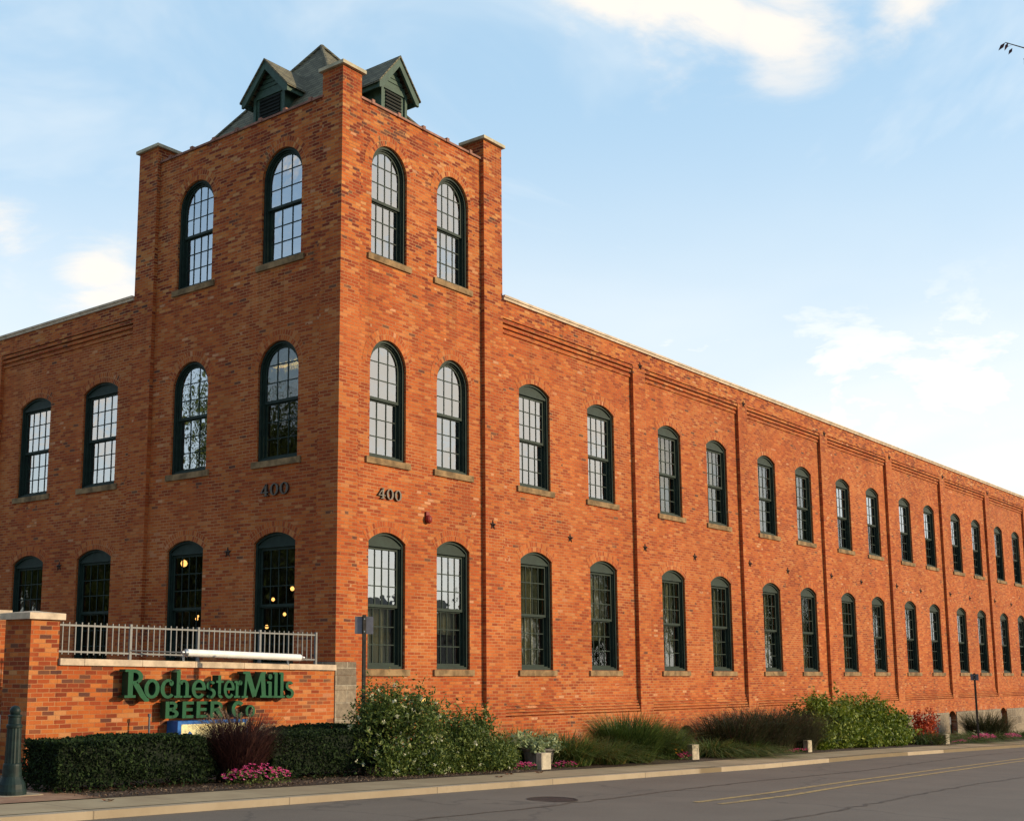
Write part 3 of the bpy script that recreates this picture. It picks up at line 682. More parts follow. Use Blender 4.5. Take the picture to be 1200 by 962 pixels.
# --- windows: built once per kind, then copied
PROTO = {}
def make_window(w, h, kd, cols, curtain, lowglass='window_glass', upglass='window_glass'):
    parts = []
    ident = lambda u, v, d: (u, d, v)
    fr = MB()
    def ring(i0, i1, d0, d1, kind=kd, ww=w, hh=h):
        A = outline(ww, hh, kind, i0); C = outline(ww, hh, kind, i1); n = len(A)
        for k in range(n):
            a, b, c, d = A[k], A[(k+1)%n], C[(k+1)%n], C[k]
            fr.face([ident(*a, d0), ident(*b, d0), ident(*c, d0), ident(*d, d0)])
            fr.face([ident(*d, d0), ident(*c, d0), ident(*c, d1), ident(*d, d1)])
            fr.face([ident(*a, d1), ident(*b, d1), ident(*b, d0), ident(*a, d0)])
    ring(0, .055, .055, .24)                    # outer frame in the reveal
    ring(.056, .085, .10, .25)
    ins = .085; W2 = w/2-ins
    hs = h if kd == 'round' else h-.27          # top of the sash opening
    if kd == 'seg':                             # solid arched head panel
        A = outline(w, h, 'seg', .05); top = [p for p in A[2:]]
        poly = [(-w/2+.05, hs), (w/2-.05, hs)] + top
        fr.prism(poly, ident, .092, .14)
        fr.box(-w/2+.05, w/2-.05, .075, .15, hs-.03, hs+.025)
    mid = h*.50 if kd == 'round' else (hs*.50+.02)
    d1, d2 = .13, .175
    st = .05
    # lower sash
    fr.box(-W2, -W2+st, d2, d2+.04, .03, mid); fr.box(W2-st, W2, d2, d2+.04, .03, mid)
    fr.box(-W2+st, W2-st, d2-.001, d2+.04, .03, .125); fr.box(-W2+st, W2-st, d2-.001, d2+.04, mid-.05, mid)
    fr.box(-w/2+.02, w/2-.02, .06, .20, .0, .035)
    # upper sash
    if kd == 'round':
        c = h-w/2; n = 14
        for k in range(n):
            a, b = math.pi*k/n, math.pi*(k+1)/n
            P = lambda r_, t, d: (r_*math.cos(t), d, c+r_*math.sin(t))
            fr.face([P(W2, a, d1), P(W2, b, d1), P(W2-st, b, d1), P(W2-st, a, d1)])
            fr.face([P(W2-st, a, d1), P(W2-st, b, d1), P(W2-st, b, d1+.04), P(W2-st, a, d1+.04)])
        fr.box(-W2, -W2+st, d1, d1+.04, mid, c); fr.box(W2-st, W2, d1, d1+.04, mid, c)
    else:
        fr.box(-W2, -W2+st, d1, d1+.04, mid, hs-.03); fr.box(W2-st, W2, d1, d1+.04, mid, hs-.03)
        fr.box(-W2+st, W2-st, d1+.001, d1+.04, hs-.085, hs-.03)
    fr.box(-W2, W2, d1-.002, d1+.05, mid-.025, mid+.035)
    # muntins
    t = .011; Wi = W2-st
    for k in range(1, cols):
        u = -Wi+2*Wi*k/cols
        top = (c+math.sqrt(max(0, (W2-st)**2-u*u))) if kd == 'round' else hs-.085
        fr.box(u-t, u+t, d1+.006, d1+.03, mid+.035, top); fr.box(u-t, u+t, d2+.006, d2+.03, .125, mid-.05)
    for k in (1, 2):
        z = .125+(mid-.175)*k/3; fr.box(-Wi, Wi, d2+.008, d2+.028, z-t, z+t)
        z = mid+.035+((h-w/2+.28 if kd == 'round' else hs-.085)-mid-.035)*k/(2 if kd == 'round' else 3)
        if kd == 'round':
            z = mid+.035+(h-mid)*(.30 if k == 1 else .60)
            hw_ = Wi if z < c else math.sqrt(max(0, Wi*Wi-(z-c)**2))
        else: hw_ = Wi
        fr.box(-hw_, hw_, d1+.008, d1+.028, z-t, z+t)
    parts.append(('window', fr, 'green_frame'))
    gl = MB(); 
    pts = [p for p in outline(w, h, kd, .10) if p[1] > mid] if kd == 'round' else None
    if kd == 'round':
        gl.prism([(-W2+.02, mid), (W2-.02, mid)] + pts, ident, d1+.016, d1+.020)
    else: gl.face([ident(-W2, mid, d1+.018), ident(W2, mid, d1+.018), ident(W2, hs-.05, d1+.018), ident(-W2, hs-.05, d1+.018)])
    parts.append(('pane', gl, upglass))
    g2 = MB(); g2.face([ident(-W2, .06, d2+.018), ident(W2, .06, d2+.018), ident(W2, mid, d2+.018), ident(-W2, mid, d2+.018)])
    parts.append(('pane', g2, lowglass))
    si = MB(); si.box(-w/2-.12, w/2+.12, -.045, .12, -.135, -.004); parts.append(('sill', si, 'sandstone'))
    ar = MB(); arch_ring(ar, ident, 0, 0, w, h, kd, -.004, .235); parts.append(('brick_arch', ar, 'brick_arch'))
    if curtain:
        cu = MB(); n = 60; x0, x1 = -w/2+.03, (-w/2+w*.98 if curtain > 1 else w*.18); zb = .12 if curtain != 3 else .75
        lean = random.uniform(0, 6)
        pr = None
        for k in range(n+1):
            u = x0+(x1-x0)*k/n; d = .42+.055*math.sin(k*.95+lean)+.03*math.sin(k*.41)
            if pr: cu.face([(pr[0], pr[1], zb), (u, d, zb), (u, d, h-.1), (pr[0], pr[1], h-.1)])
            pr = (u, d)
        parts.append(('curtain', cu, 'curtain_cloth'))
    return parts
glazed = 0
for F, uc, s, w, h_, kd, cols in WIN:
    cur = 0
    if F == 'R':
        if s < 1: cur = 2 if uc < 30 and uc not in (3.79,) else 0
        if uc in (1.60,) and s < 1: cur = 2
        if uc in (3.79, 9.99) and s < 1: cur = 3
        if 3 < s < 5 and 13 < uc < 24: cur = 2
        if 3 < s < 5 and 9 < uc < 11: cur = 3
    lg = 'dim_glass' if (F == 'R' and ((s > 3 and uc > 21) or (s < 1 and uc < 5))) else 'window_glass'
    if s < 1 and F == 'L': lg = 'dim_glass'
    ug = 'window_glass'
    if F == 'R' and s < 1: lg = 'dim_glass' if cur == 0 else 'mid_glass'; ug = 'window_glass' if uc < 5 else 'mid_glass'
    if F == 'R' and 3 < s < 5 and cur == 2: lg = ug = 'mid_glass'
    if F == 'L' and (s < 1 or (3 < s < 5 and uc == 1.86)): lg = ug = 'dim_glass'
    key = (w, round(h_, 2), kd, cols, cur, lg, ug)
    loc = (uc, .1, s) if F == 'R' else (.1, uc, s)
    rot = 0 if F == 'R' else R(-90)
    if key not in PROTO:
        objs = []; par = B
        for nm, mbx, mt in make_window(w, h_, kd, cols, cur, lg, ug):
            o = mbx.build(nm, mt, par)
            if nm == 'window': par = o
            objs.append(o)
        PROTO[key] = objs; root = objs[0]
    else:
        root = copy_child(PROTO[key][0], B)
        for ch in PROTO[key][1:]: copy_child(ch, root)
    root.location = loc; root.rotation_euler = (0, 0, rot)

# --- iron star anchors, house numbers
def star(mbx, fn, uc, vc, r=.14, d=-.03, d1=.0):
    pts = []
    for k in range(10):
        a = math.pi/2+math.pi*k/5; q = r if k % 2 == 0 else r*.42
        pts.append((uc+q*math.cos(a), vc+q*math.sin(a)))
    for k in range(10):
        p, q = pts[k], pts[(k+1)%10]
        mbx.face([fn(*p, d1-.012), fn(*q, d1-.012), fn(uc, vc, d)]); mbx.face([fn(*p, d1), fn(*q, d1), fn(*q, d1-.012), fn(*p, d1-.012)])
    mbx.tube(fn(uc, vc, d-.03), fn(uc, vc, d1), .02, 6)
def add_star(fn, u, v, base):
    s = MB(); star(s, fn, u, v, .115, base-.045, base-.001); s.build('star_anchor', 'black_iron', B)
add_star(fR, 5.10, 3.21, 0)
for k, (a, b) in enumerate(pil):
    add_star(fR, a+.40, 3.22, 0); add_star(fR, a+.38, 8.18, 0)
for a, b in bays: add_star(fR, (a+b)/2-.10, 3.19, .1)
add_star(fL, 3.28, 2.40, .1); add_star(fL, 9.45, 2.40, .1)

# ------------------------------------------------------------------ lettering from strokes and rings
def ring_pts(cx, cy, rx, ry, ix, iy, a0, a1, n=22):
    o = [(cx+rx*math.cos(R(a0+(a1-a0)*k/n)), cy+ry*math.sin(R(a0+(a1-a0)*k/n))) for k in range(n+1)]
    i = [(cx+ix*math.cos(R(a0+(a1-a0)*k/n)), cy+iy*math.sin(R(a0+(a1-a0)*k/n))) for k in range(n+1)]
    return [[o[k], o[k+1], i[k+1], i[k]] for k in range(n)]
def bar(x0, y0, x1, y1): return [[(x0, y0), (x1, y0), (x1, y1), (x0, y1)]]
def pl(pts, ws):
    out = []
    L, Rr = [], []
    for k, (p, w_) in enumerate(zip(pts, ws)):
        a = pts[max(0, k-1)]; b = pts[min(len(pts)-1, k+1)]; dx, dy = b[0]-a[0], b[1]-a[1]; q = math.hypot(dx, dy) or 1
        nx, ny = -dy/q*w_/2, dx/q*w_/2; L.append((p[0]+nx, p[1]+ny)); Rr.append((p[0]-nx, p[1]-ny))
    for k in range(len(pts)-1): out.append([L[k], L[k+1], Rr[k+1], Rr[k]])
    return out
GL = {}
GL['R'] = (1.0, bar(.13, .03, .33, .97) + bar(0, 0, .45, .09) + bar(0, .91, .36, 1.0) + ring_pts(.36, .735, .37, .265, .19, .15, -92, 92) +
           bar(.30, .88, .38, 1.0) + bar(.30, .47, .38, .58) + pl([(.42, .52), (.56, .32), (.72, .08), (.88, -.08), (1.0, -.10)], [.20, .20, .20, .16, .10]))
GL['o'] = (.70, ring_pts(.35, .32, .35, .35, .17, .24, 0, 360, 28))
GL['c'] = (.62, ring_pts(.35, .32, .35, .35, .17, .25, 48, 318) + ring_pts(.50, .52, .10, .10, 0, 0, 0, 360, 10))
GL['h'] = (.80, bar(.10, .03, .28, .97) + bar(0, 0, .38, .075) + [[(0, .93), (.1, .93), (.28, 1.0), (.28, 1.04)]] + ring_pts(.44, .42, .24, .24, .08, .15, 0, 160) +
           bar(.52, .03, .68, .44) + bar(.44, 0, .80, .075))
GL['e'] = (.66, ring_pts(.34, .32, .34, .35, .17, .25, 0, 322) + bar(.12, .28, .66, .37))
GL['s'] = (.50, ring_pts(.25, .47, .23, .19, .08, .09, 30, 270, 14) + ring_pts(.25, .17, .25, .20, .09, .10, -150, 90, 14))
GL['t'] = (.46, bar(.12, .12, .29, .84) + bar(0, .56, .44, .645) + ring_pts(.30, .17, .18, .19, .02, .09, 180, 310, 10) )
GL['r'] = (.52, bar(.10, .03, .28, .62) + bar(0, 0, .40, .075) + bar(0, .56, .2, .64) + ring_pts(.38, .44, .17, .22, .06, .09, 60, 175, 10) + ring_pts(.44, .56, .09, .09, 0, 0, 0, 360, 10))
GL['M'] = (1.32, bar(.0, 0, .32, .08) + pl([(.16, .03), (.24, .97)], [.12, .12]) + bar(.05, .92, .36, 1.0) + pl([(.28, .97), (.66, .05)], [.24, .22]) +
           pl([(.66, .05), (1.02, .97)], [.12, .12]) + pl([(1.06, .97), (1.14, .03)], [.22, .22]) + bar(.96, 0, 1.32, .08) + bar(.96, .92, 1.24, 1.0))
GL['i'] = (.36, bar(.09, .03, .27, .62) + bar(0, 0, .36, .075) + bar(0, .56, .2, .64) + ring_pts(.18, .82, .11, .11, 0, 0, 0, 360, 12))
GL['l'] = (.36, bar(.09, .03, .27, .99) + bar(0, 0, .36, .075) + bar(0, .93, .2, 1.01))
GL['B'] = (.78, bar(0, 0, .22, 1) + ring_pts(.38, .735, .32, .265, .12, .10, -90, 90) + ring_pts(.40, .27, .38, .27, .16, .10, -90, 90) +
           bar(.2, .83, .40, 1) + bar(.2, .43, .42, .63) + bar(.2, 0, .42, .17))
GL['E'] = (.66, bar(0, 0, .22, 1) + bar(.2, .82, .66, 1) + bar(.2, .42, .60, .60) + bar(.2, 0, .66, .18))
GL['U'] = (.80, bar(0, 0, .22, 1) + ring_pts(.38, .70, .38, .30, .16, .13, -90, 90) + bar(.2, .82, .40, 1) + bar(.2, .40, .40, .57) + pl([(.42, .48), (.70, 0)], [.24, .24]))
GL['C'] = (.85, ring_pts(.45, .5, .45, .52, .22, .30, 42, 318))
GL['4'] = (.62, bar(.34, 0, .48, 1) + bar(.22, 0, .60, .06) + bar(0, .26, .62, .35) + pl([(.03, .30), (.42, .97)], [.07, .07]))
GL['0'] = (.66, ring_pts(.33, .5, .33, .51, .17, .43, 0, 360, 28))
def letter(parent, fn, ch, x0, x1, base, cap, d0, d1, mats, flip=False):
    gw, shp = GL[ch]; sx = (x1-x0)/gw; mb = MB()
    for k, poly in enumerate(shp):
        pts = [((x0+p[0]*sx) if not flip else (x1-p[0]*sx), base+p[1]*cap) for p in poly]
        e = .0009*(k % 3)
        A = [fn(u, v, d0-e) for u, v in pts]; Bk = [fn(u, v, d1) for u, v in pts]
        mb.face(A, 0)
        for j in range(4): mb.face([A[j], A[(j+1)%4], Bk[(j+1)%4], Bk[j]], 1)
    return mb.build('letter', mats, parent)
num = empty('house_number', 'dark metal numerals 400 on the sunlit street side of the tower', 'house number', (0,0,0), 'house numbers 400 on the tower')
for k, ch in enumerate('400'):
    o = letter(num, fR, ch, 1.27+.255*k, 1.27+.255*k+.215, 3.42, .22, .05, .098, ['number_metal', 'black_iron']); o.name = 'numeral'
num = empty('house_number', 'dark metal numerals 400 on the shaded side of the tower', 'house number', (0,0,0), 'house numbers 400 on the tower')
for k, ch in enumerate('400'):
    o = letter(num, fL, ch, 2.27-.29*k-.245, 2.27-.29*k, 3.50, .25, .05, .098, ['number_metal', 'black_iron'], flip=True); o.name = 'numeral'

# fire alarm bell
al = empty('alarm_bell', 'small round red alarm bell on the tower brickwork above the ground floor windows', 'alarm bell', (2.87, .1, 3.13))
mb = MB(); mb.box(-.055, .055, -.04, -.001, -.02, .16); mb.build('backplate', 'alarm_red', al)
mb = MB(); n = 18
for j, (r_, y_) in enumerate([(.11, -.04), (.11, -.06), (.085, -.10), (.045, -.125)]):
    pass
prof = [(.09, -.041), (.092, -.07), (.075, -.10), (.04, -.12), (.0, -.125)]
for (ra, ya), (rb, yb) in zip(prof[:-1], prof[1:]):
    for k in range(n):
        a, b = 2*math.pi*k/n, 2*math.pi*(k+1)/n
        mb.face([(ra*math.cos(a), ya, ra*math.sin(a)), (ra*math.cos(b), ya, ra*math.sin(b)), (rb*math.cos(b), yb, rb*math.sin(b)), (rb*math.cos(a), yb, rb*math.sin(a))])
mb.build('gong', 'alarm_red', al)
# brass hose connection
hc = empty('hose_connection', 'round brass fire hose connection on the brick wall behind the flowering shrubs', 'hose connection', (2.66, 0, -.80))
mb = MB()
for k in range(20):
    a, b = 2*math.pi*k/20, 2*math.pi*(k+1)/20
    for (r0_, y0_, r1_, y1_) in ((.19, -.002, .19, -.05), (.19, -.05, .13, -.06), (.13, -.06, .12, -.02)):
        mb.face([(r0_*math.cos(a), y0_, r0_*math.sin(a)), (r0_*math.cos(b), y0_, r0_*math.sin(b)), (r1_*math.cos(b), y1_, r1_*math.sin(b)), (r1_*math.cos(a), y1_, r1_*math.sin(a))])
mb.build('collar', 'brass', hc)
mb = MB(); mb.tube((-.05, -.01, 0), (-.09, -.17, 0), .045, 12); mb.tube((.05, -.01, 0), (.09, -.17, 0), .045, 12); mb.build('outlet', 'black_iron', hc)

# ------------------------------------------------------------------ sign wall with pier, coping, railing
sw = empty('sign_wall', 'low brick wall with stone coping carrying the green letter sign', 'wall')
zc = lambda x: .012 - .0098*(x+6.2)*1.0        # underside of coping
mb = MB()
xs = [-6.20, -4.7, -3.2, -1.7, -.010]
for a, b in zip(xs[:-1], xs[1:]):
    mb.face([(a, 0, -2.6), (b, 0, -2.6), (b, 0, zc(b)), (a, 0, zc(a))]); mb.face([(a, .3, -2.6), (b, .3, -2.6), (b, .3, zc(b)), (a, .3, zc(a))])
mb.build('wall', brick_sign, sw)
mb = MB()
cj = [-6.20, -5.75, -4.62, -3.50, -2.38, -1.27, -.014]
for a, b in zip(cj[:-1], cj[1:]):
    a += .004; b -= .004
    for (x, z) in ((a, zc(a)), (b, zc(b))): pass
    v = [(a, -.05, zc(a)+.002), (b, -.05, zc(b)+.002), (b, .35, zc(b)+.002), (a, .35, zc(a)+.002), (a, -.05, zc(a)+.105), (b, -.05, zc(b)+.105), (b, .35, zc(b)+.105), (a, .35, zc(a)+.105)]
    i = len(mb.v); mb.v += v
    for q in ((0,3,2,1),(4,5,6,7),(0,1,5,4),(1,2,6,5),(2,3,7,6),(3,0,4,7)): mb.f.append(tuple(i+k for k in q)); mb.mi.append(0); mb.uv.append(None)
mb.build('coping', 'limestone_cap', sw)
mb = MB(); mb.box(-6.715, -6.205, -.003, .70, -2.6, .70); p = mb.build('pier', brick_sign, sw)
mb = MB(); mb.box(-6.79, -6.15, -.075, .76, .702, .80)
mb.face([(-6.79, -.075, .80), (-6.15, -.075, .80), (-6.47, .34, .845)]); mb.face([(-6.15, -.075, .80), (-6.15, .76, .80), (-6.47, .34, .845)])
mb.face([(-6.15, .76, .80), (-6.79, .76, .80), (-6.47, .34, .845)]); mb.face([(-6.79, .76, .80), (-6.79, -.075, .80), (-6.47, .34, .845)])
mb.build('pier_cap', 'limestone_cap', p)
gp = empty('gate_pier', 'brick pier with stone cap at the left edge, behind the sign wall', 'gate pier', (-6.30, 2.35, 0))
mb = MB(); mb.box(-.45, .36, -.40, .40, -2.6, .80); mb.build('pier', brick_sign, gp)
mb = MB(); mb.box(-.52, .43, -.47, .47, .802, .91); mb.build('pier_cap', 'limestone_cap', gp)

rl = empty('railing', 'grey metal picket railing standing on the coping of the sign wall', 'railing', (0, .12, 0))
zb = lambda x: zc(x)+.105
xL, xR_ = -6.185, -.42
zt = lambda x: .675 - .004*(x+6.2)
mb = MB()
for (zo, hh) in ((0, .028),):
    pass
def sbar(mbx, xa, xb, z0a, z0b, t, y0=-.012, y1=.012):
    v = [(xa, y0, z0a), (xb, y0, z0b), (xb, y1, z0b), (xa, y1, z0a), (xa, y0, z0a+t), (xb, y0, z0b+t), (xb, y1, z0b+t), (xa, y1, z0a+t)]
    i = len(mbx.v); mbx.v += v
    for q in ((0,3,2,1),(4,5,6,7),(0,1,5,4),(1,2,6,5),(2,3,7,6),(3,0,4,7)): mbx.f.append(tuple(i+k for k in q)); mbx.mi.append(0); mbx.uv.append(None)
a = MB(); sbar(a, xL, xR_, zt(xL)-.055, zt(xR_)-.055, .028); a.build('top_rail', 'rail_metal', rl)
a = MB(); sbar(a, xL, xR_, zb(xL)+.095, zb(xR_)+.075, .028); a.build('bottom_rail', 'rail_metal', rl)
posts = [-6.185, -4.76, -3.32, -1.87, -.42]
for x in posts:
    a = MB(); a.box(x-.022, x+.022, -.022, .022, zb(x), zt(x)+.012); a.build('post', 'rail_metal', rl)
pk0 = None
for i in range(4):
    for k in range(1, 12):
        x = posts[i]+(posts[i+1]-posts[i])*k/12
        if pk0 is None:
            a = MB(); a.box(-.0085, .0085, -.0085, .0085, 0, .50); pk0 = a.build('picket', 'rail_metal', rl); q = pk0
        else: q = copy_child(pk0, rl)
        q.location = (x, 0, zb(x)+.065); q.scale = (1, 1, (zt(x)-zb(x)-.055)/.50)

# channel-letter sign
ls = empty('letter_sign', 'raised green letters reading Rochester Mills Beer Co on the brick sign wall', 'sign')
bl_ = lambda x: -.492 - .013*(x+5.1)
lets = [('R', -5.09, -4.60), ('o', -4.70, -4.39), ('c', -4.37, -4.09), ('h', -4.08, -3.72), ('e', -3.71, -3.41), ('s', -3.40, -3.18), ('t', -3.18, -2.98), ('e', -3.10+.12, -2.83+.11), ('r', -2.86+.13, -2.66+.07),
        ('M', -2.585, -1.975), ('i', -1.985, -1.83), ('l', -1.84, -1.69), ('l', -1.69, -1.54), ('s', -1.53, -1.31)]
lets[6] = ('t', -3.175, -3.0); lets[7] = ('e', -3.0, -2.76); lets[8] = ('r', -2.76, -2.58)
for ch, x0, x1 in lets:
    cap = .45 if ch != 's' or x0 > -2 else .43
    letter(ls, fR, ch, x0, x1, bl_((x0+x1)/2), cap, -.22, -.06, ['letter_green', 'letter_return'])
for ch, x0, x1 in [('B', -4.235, -3.96), ('E', -3.88, -3.64), ('E', -3.575, -3.33), ('U', -3.27, -2.985), ('C', -2.79, -2.50)]:
    letter(ls, fR, ch, x0, x1, -.842-.010*(x0+4.2), .275, -.20, -.06, ['letter_green', 'letter_return'])
letter(ls, fR, 'o', -2.47, -2.24, -.852, .30, -.20, -.06, ['letter_green', 'letter_return'])
# blue framed light box under the letters
bx = empty('panel_sign', 'cream panel in a blue frame with a blue bird mark, half hidden behind the hedge', 'sign')
mb = MB(); x0, x1, z0, z1, y0, y1 = -4.05, -2.50, -1.42, -.885, -.30, -.02
mb.box(x0, x1, y0, y1, z0, z1); mb.build('cabinet', 'blue_paint', bx)
mb = MB(); mb.box(x0+.075, x1-.06, y0-.004, y0-.001, z0+.05, z1-.055); pn = mb.build('panel', 'cream_panel', bx)
mb = MB()
for poly in ([(-3.93, -1.20), (-3.84, -1.10), (-3.74, -1.15), (-3.66, -1.12), (-3.62, -1.17), (-3.72, -1.19), (-3.80, -1.20)],
             [(-3.86, -1.12), (-3.80, -1.05), (-3.74, -1.10), (-3.76, -1.14)], [(-3.95, -1.25), (-3.75, -1.215), (-3.5, -1.24), (-3.7, -1.26)]):
    mb.prism(poly, fR, y0-.010, y0-.0045)
mb.build('bird_mark', 'blue_paint', bx)
mb = MB(); 
for k in range(5): mb.prism([(-3.62+.06*k, -1.00+.012*k), (-3.60+.06*k, -.985+.012*k), (-3.54+.06*k, -.975+.012*k), (-3.56+.06*k, -.99+.012*k)], fR, y0-.010, y0-.0045)
mb.build('arc_mark', 'brass', bx)
# long white lamp above the sign
tl = empty('sign_lamp', 'long white tubular sign lamp on arms above the wall coping', 'lamp')
pa, pb = Vector((-3.86, -.24, .232)), Vector((-1.20, -.24, .178)); dd = (pb-pa).normalized()
mb = MB(); mb.tube(pa, pb, .062, 20); mb.build('tube_housing', 'lamp_white', tl, smooth=False)
for s, p_ in ((-1, pa), (1, pb)):
    mb = MB(); mb.tube(p_+dd*(.002*s), p_+dd*(.05*s), .066, 16, .05); mb.tube(p_+dd*(.05*s), p_+dd*(.11*s), .028, 10); mb.build('end_cap', 'lamp_cap_metal', tl)
for p_ in (pa+dd*.1, pb-dd*.1):
    mb = MB(); mb.tube(p_+Vector((0, .05, -.02)), p_+Vector((0, .20, -.04)), .018, 8); mb.tube(p_+Vector((0, .20, -.04)), p_+Vector((0, .20, -.14)), .018, 8); mb.build('arm', 'lamp_cap_metal', tl)
mb = MB(); mb.tube(pa+dd*-.1, (-4.76, .10, .255), .012, 6); mb.build('conduit', 'rail_metal', tl)
# thin vent pipe by the sign
tag(MB_p := None or (lambda mb: (mb.tube((-4.64, -.3, -1.66), (-4.64, -.3, -.80), .016, 8), mb.tube((-4.64, -.3, -.80), (-4.64, -.3, -.75), .028, 8), mb.build('vent_pipe', 'rail_metal'))[-1])(MB()),
    'thin grey upright pipe in front of the brick wall left of the panel sign', 'pipe')

# ------------------------------------------------------------------ lamps seen through the dark windows
def pendant(x, y, z, r, label, top=3.44):
    o = empty('pendant_lamp', label, 'lamp', (x, y, z), 'warm pendant lamps inside the ground floor room')
    mb = MB(); mb.tube((0, 0, r), (0, 0, top-z), .008, 5); mb.build('cord', 'black_iron', o)
    mb = MB(); mb.lathe((0, 0, 0), [(.001, -r), (r*.7, -r*.7), (r, 0), (r*.7, r*.7), (.02, r)], 12); mb.build('bulb', 'warm_bulb', o, smooth=True)
pendant(2.0, 7.02, 2.48, .085, 'largest round lit lamp, high in the dark window above the sign railing')
pendant(2.2, 6.72, 1.14, .04, 'lower left of two tiny lit lamps low in the window above the railing')
pendant(2.0, 6.44, 1.19, .028, 'upper right of two tiny lit lamps low in the window above the railing')
pendant(2.0, 3.25, 1.73, .05, 'lit lamp at the right edge of the tower ground floor window')
pendant(2.0, 3.86, 1.51, .042, 'lit lamp just over the meeting rail of the tower ground floor window')
pendant(2.0, 4.05, 1.34, .030, 'smallest lit lamp under the meeting rail of the tower window')
pendant(2.0, 3.48, 1.17, .040, 'tall narrow lit lamp right of centre in the tower ground floor window')
pendant(2.0, 4.05, .90, .045, 'lowest lit lamp in the tower window just above the railing')
st = empty('strip_light', 'yellow lit ceiling strip behind the arched tower window of the middle floor', 'ceiling light', (2.0, 3.57, 6.88))
for k in range(3):
    mb = MB(); mb.box(-.05, .05, -.42+.285*k, -.42+.285*k+.25, -.02, .02); mb.build('tube', 'strip_tube', st)
mb = MB(); mb.box(-.07, .07, -.45, .45, .022, .06); mb.build('housing', 'rail_metal', st)

# ------------------------------------------------------------------ street furniture
bo = empty('bollard', 'dark green ornamental cast iron bollard beside the sign wall pier', 'bollard', (-8.72, -2.85, gz(-8.72)-.05))
mb = MB(); mb.lathe((0,0,0), [(.185, 0), (.185, .05), (.175, .075), (.165, .13), (.135, .19), (.122, .22)], 24); mb.build('base', 'bollard_paint', bo, smooth=False)
mb = MB()
prof = [(.118, .22), (.112, .35), (.108, .37), (.098, .38), (.088, .80), (.098, .81), (.098, .835), (.080, .85), (.078, .93), (.088, .94), (.088, .955), (.066, .965)]
n = 32
i0 = len(mb.v)
for r_, z_ in prof:
    for k in range(n):
        an = 2*math.pi*k/n; q = r_*(1-.06*(k % 2)) if .38 <= z_ <= .80 else r_
        mb.v.append((q*math.cos(an), q*math.sin(an), z_))
for j in range(len(prof)-1):
    for k in range(n): mb.f.append((i0+j*n+k, i0+j*n+(k+1)%n, i0+(j+1)*n+(k+1)%n, i0+(j+1)*n+k)); mb.mi.append(0); mb.uv.append(None)
mb.build('shaft', 'bollard_paint', bo)
mb = MB(); mb.lathe((0,0,0), [(.055, .965)]+[(.068*math.cos(R(t)), 1.005+.068*math.sin(R(t))) for t in (-35, -10, 15, 40, 60, 78, 88)], 20); mb.build('finial', 'bollard_paint', bo, smooth=True)
mb = MB(); mb.box(-.24, .30, -.24, .22, -.02, .004)
tag(mb.build('concrete_pad', 'curb', None, loc=(-8.72, -2.85, gz(-8.72)-.048)), kind='structure')

def sign_post(loc, ht, label, pw, ph, rot=0):
    o = empty('sign_post', label, 'sign post', loc, None, rot)
    mb = MB()
    mb.box(-.022, .022, -.03, -.024, 0, ht); mb.box(-.022, -.016, -.024, .0, 0, ht); mb.box(.016, .022, -.024, .0, 0, ht); mb.box(-.034, -.022, -.004, .0, 0, ht); mb.box(.022, .034, -.004, .0, 0, ht)
    mb.build('post', 'post_metal', o)
    mb = MB(); mb.box(-pw/2, pw/2, .002, .006, ht-.03-ph, ht-.03); pl_ = mb.build('plate', 'sign_back', o)
    mb = MB()
    for z in (ht-.07, ht-ph+.01): mb.tube((0, -.038, z), (0, -.031, z), .012, 6)
    mb.build('bolt', 'lamp_cap_metal', pl_)
sign_post((-1.94, -2.5, gz(-1.9)-.06), 2.60, 'thin metal post with a small grey plate seen from behind, at the tower corner', .31, .29, R(-40))
sign_post((29.5, -3.0, gz(29.5)-.06), 2.38, 'far dark sign post standing before the stone foundation near the right edge', .26, .22, R(-75))

def marker(x, y, label, w=.33, h=.36, turn=-12):
    o = empty('marker_box', label, 'marker box', (x, y, gz(x)-.05), 'low white marker boxes along the flower bed', R(turn))
    mb = MB(); mb.box(-w/2, w/2, -.07, .07, 0, h); b = mb.build('body', 'white_box', o)
    mb = MB(); mb.box(-w/2+.02, w/2-.02, -.074, -.0705, .03, h-.03); mb.box(w/2+.0005, w/2+.004, -.05, .05, .03, h-.03); mb.build('panel', 'white_box', b)
    
marker(1.85, -3.5, 'low white box by the pavement beside the planter pot', .23, .29)
marker(7.96, -3.3, 'low white box in front of the first small basement arch', .22, .32)
marker(14.6, -3.1, 'low white box between the dark grasses and the large light green bush', .17, .30)
marker(25.8, -3.05, 'low white box right of the flame red plant', .24, .32)

# old tar seams along the lane
for pts in ([(-12, -7.2), (-4, -7.1), (3, -6.6), (9, -6.5), (20, -5.6), (34, -5.3)], [(-9, -9.6), (-2, -9.9), (6, -9.4), (16, -9.2), (30, -8.4)]):
    mb = MB(); q = random.Random(3)
    pr = None
    for (xa, ya), (xb, yb) in zip(pts[:-1], pts[1:]):
        n = int((xb-xa)/.35)
        for k in range(n):
            x = xa+(xb-xa)*k/n; y = ya+(yb-ya)*k/n+q.gauss(0, .025); w_ = .022+.014*q.random()
            if pr: mb.face([(pr[0], pr[1]-pr[2], gz(pr[0])-.1515), (x, y-w_, gz(x)-.1515), (x, y+w_, gz(x)-.1515), (pr[0], pr[1]+pr[2], gz(pr[0])-.1515)])
            pr = (x, y, w_)
    tag(mb.build('tar_seam', 'tar'), kind='structure')
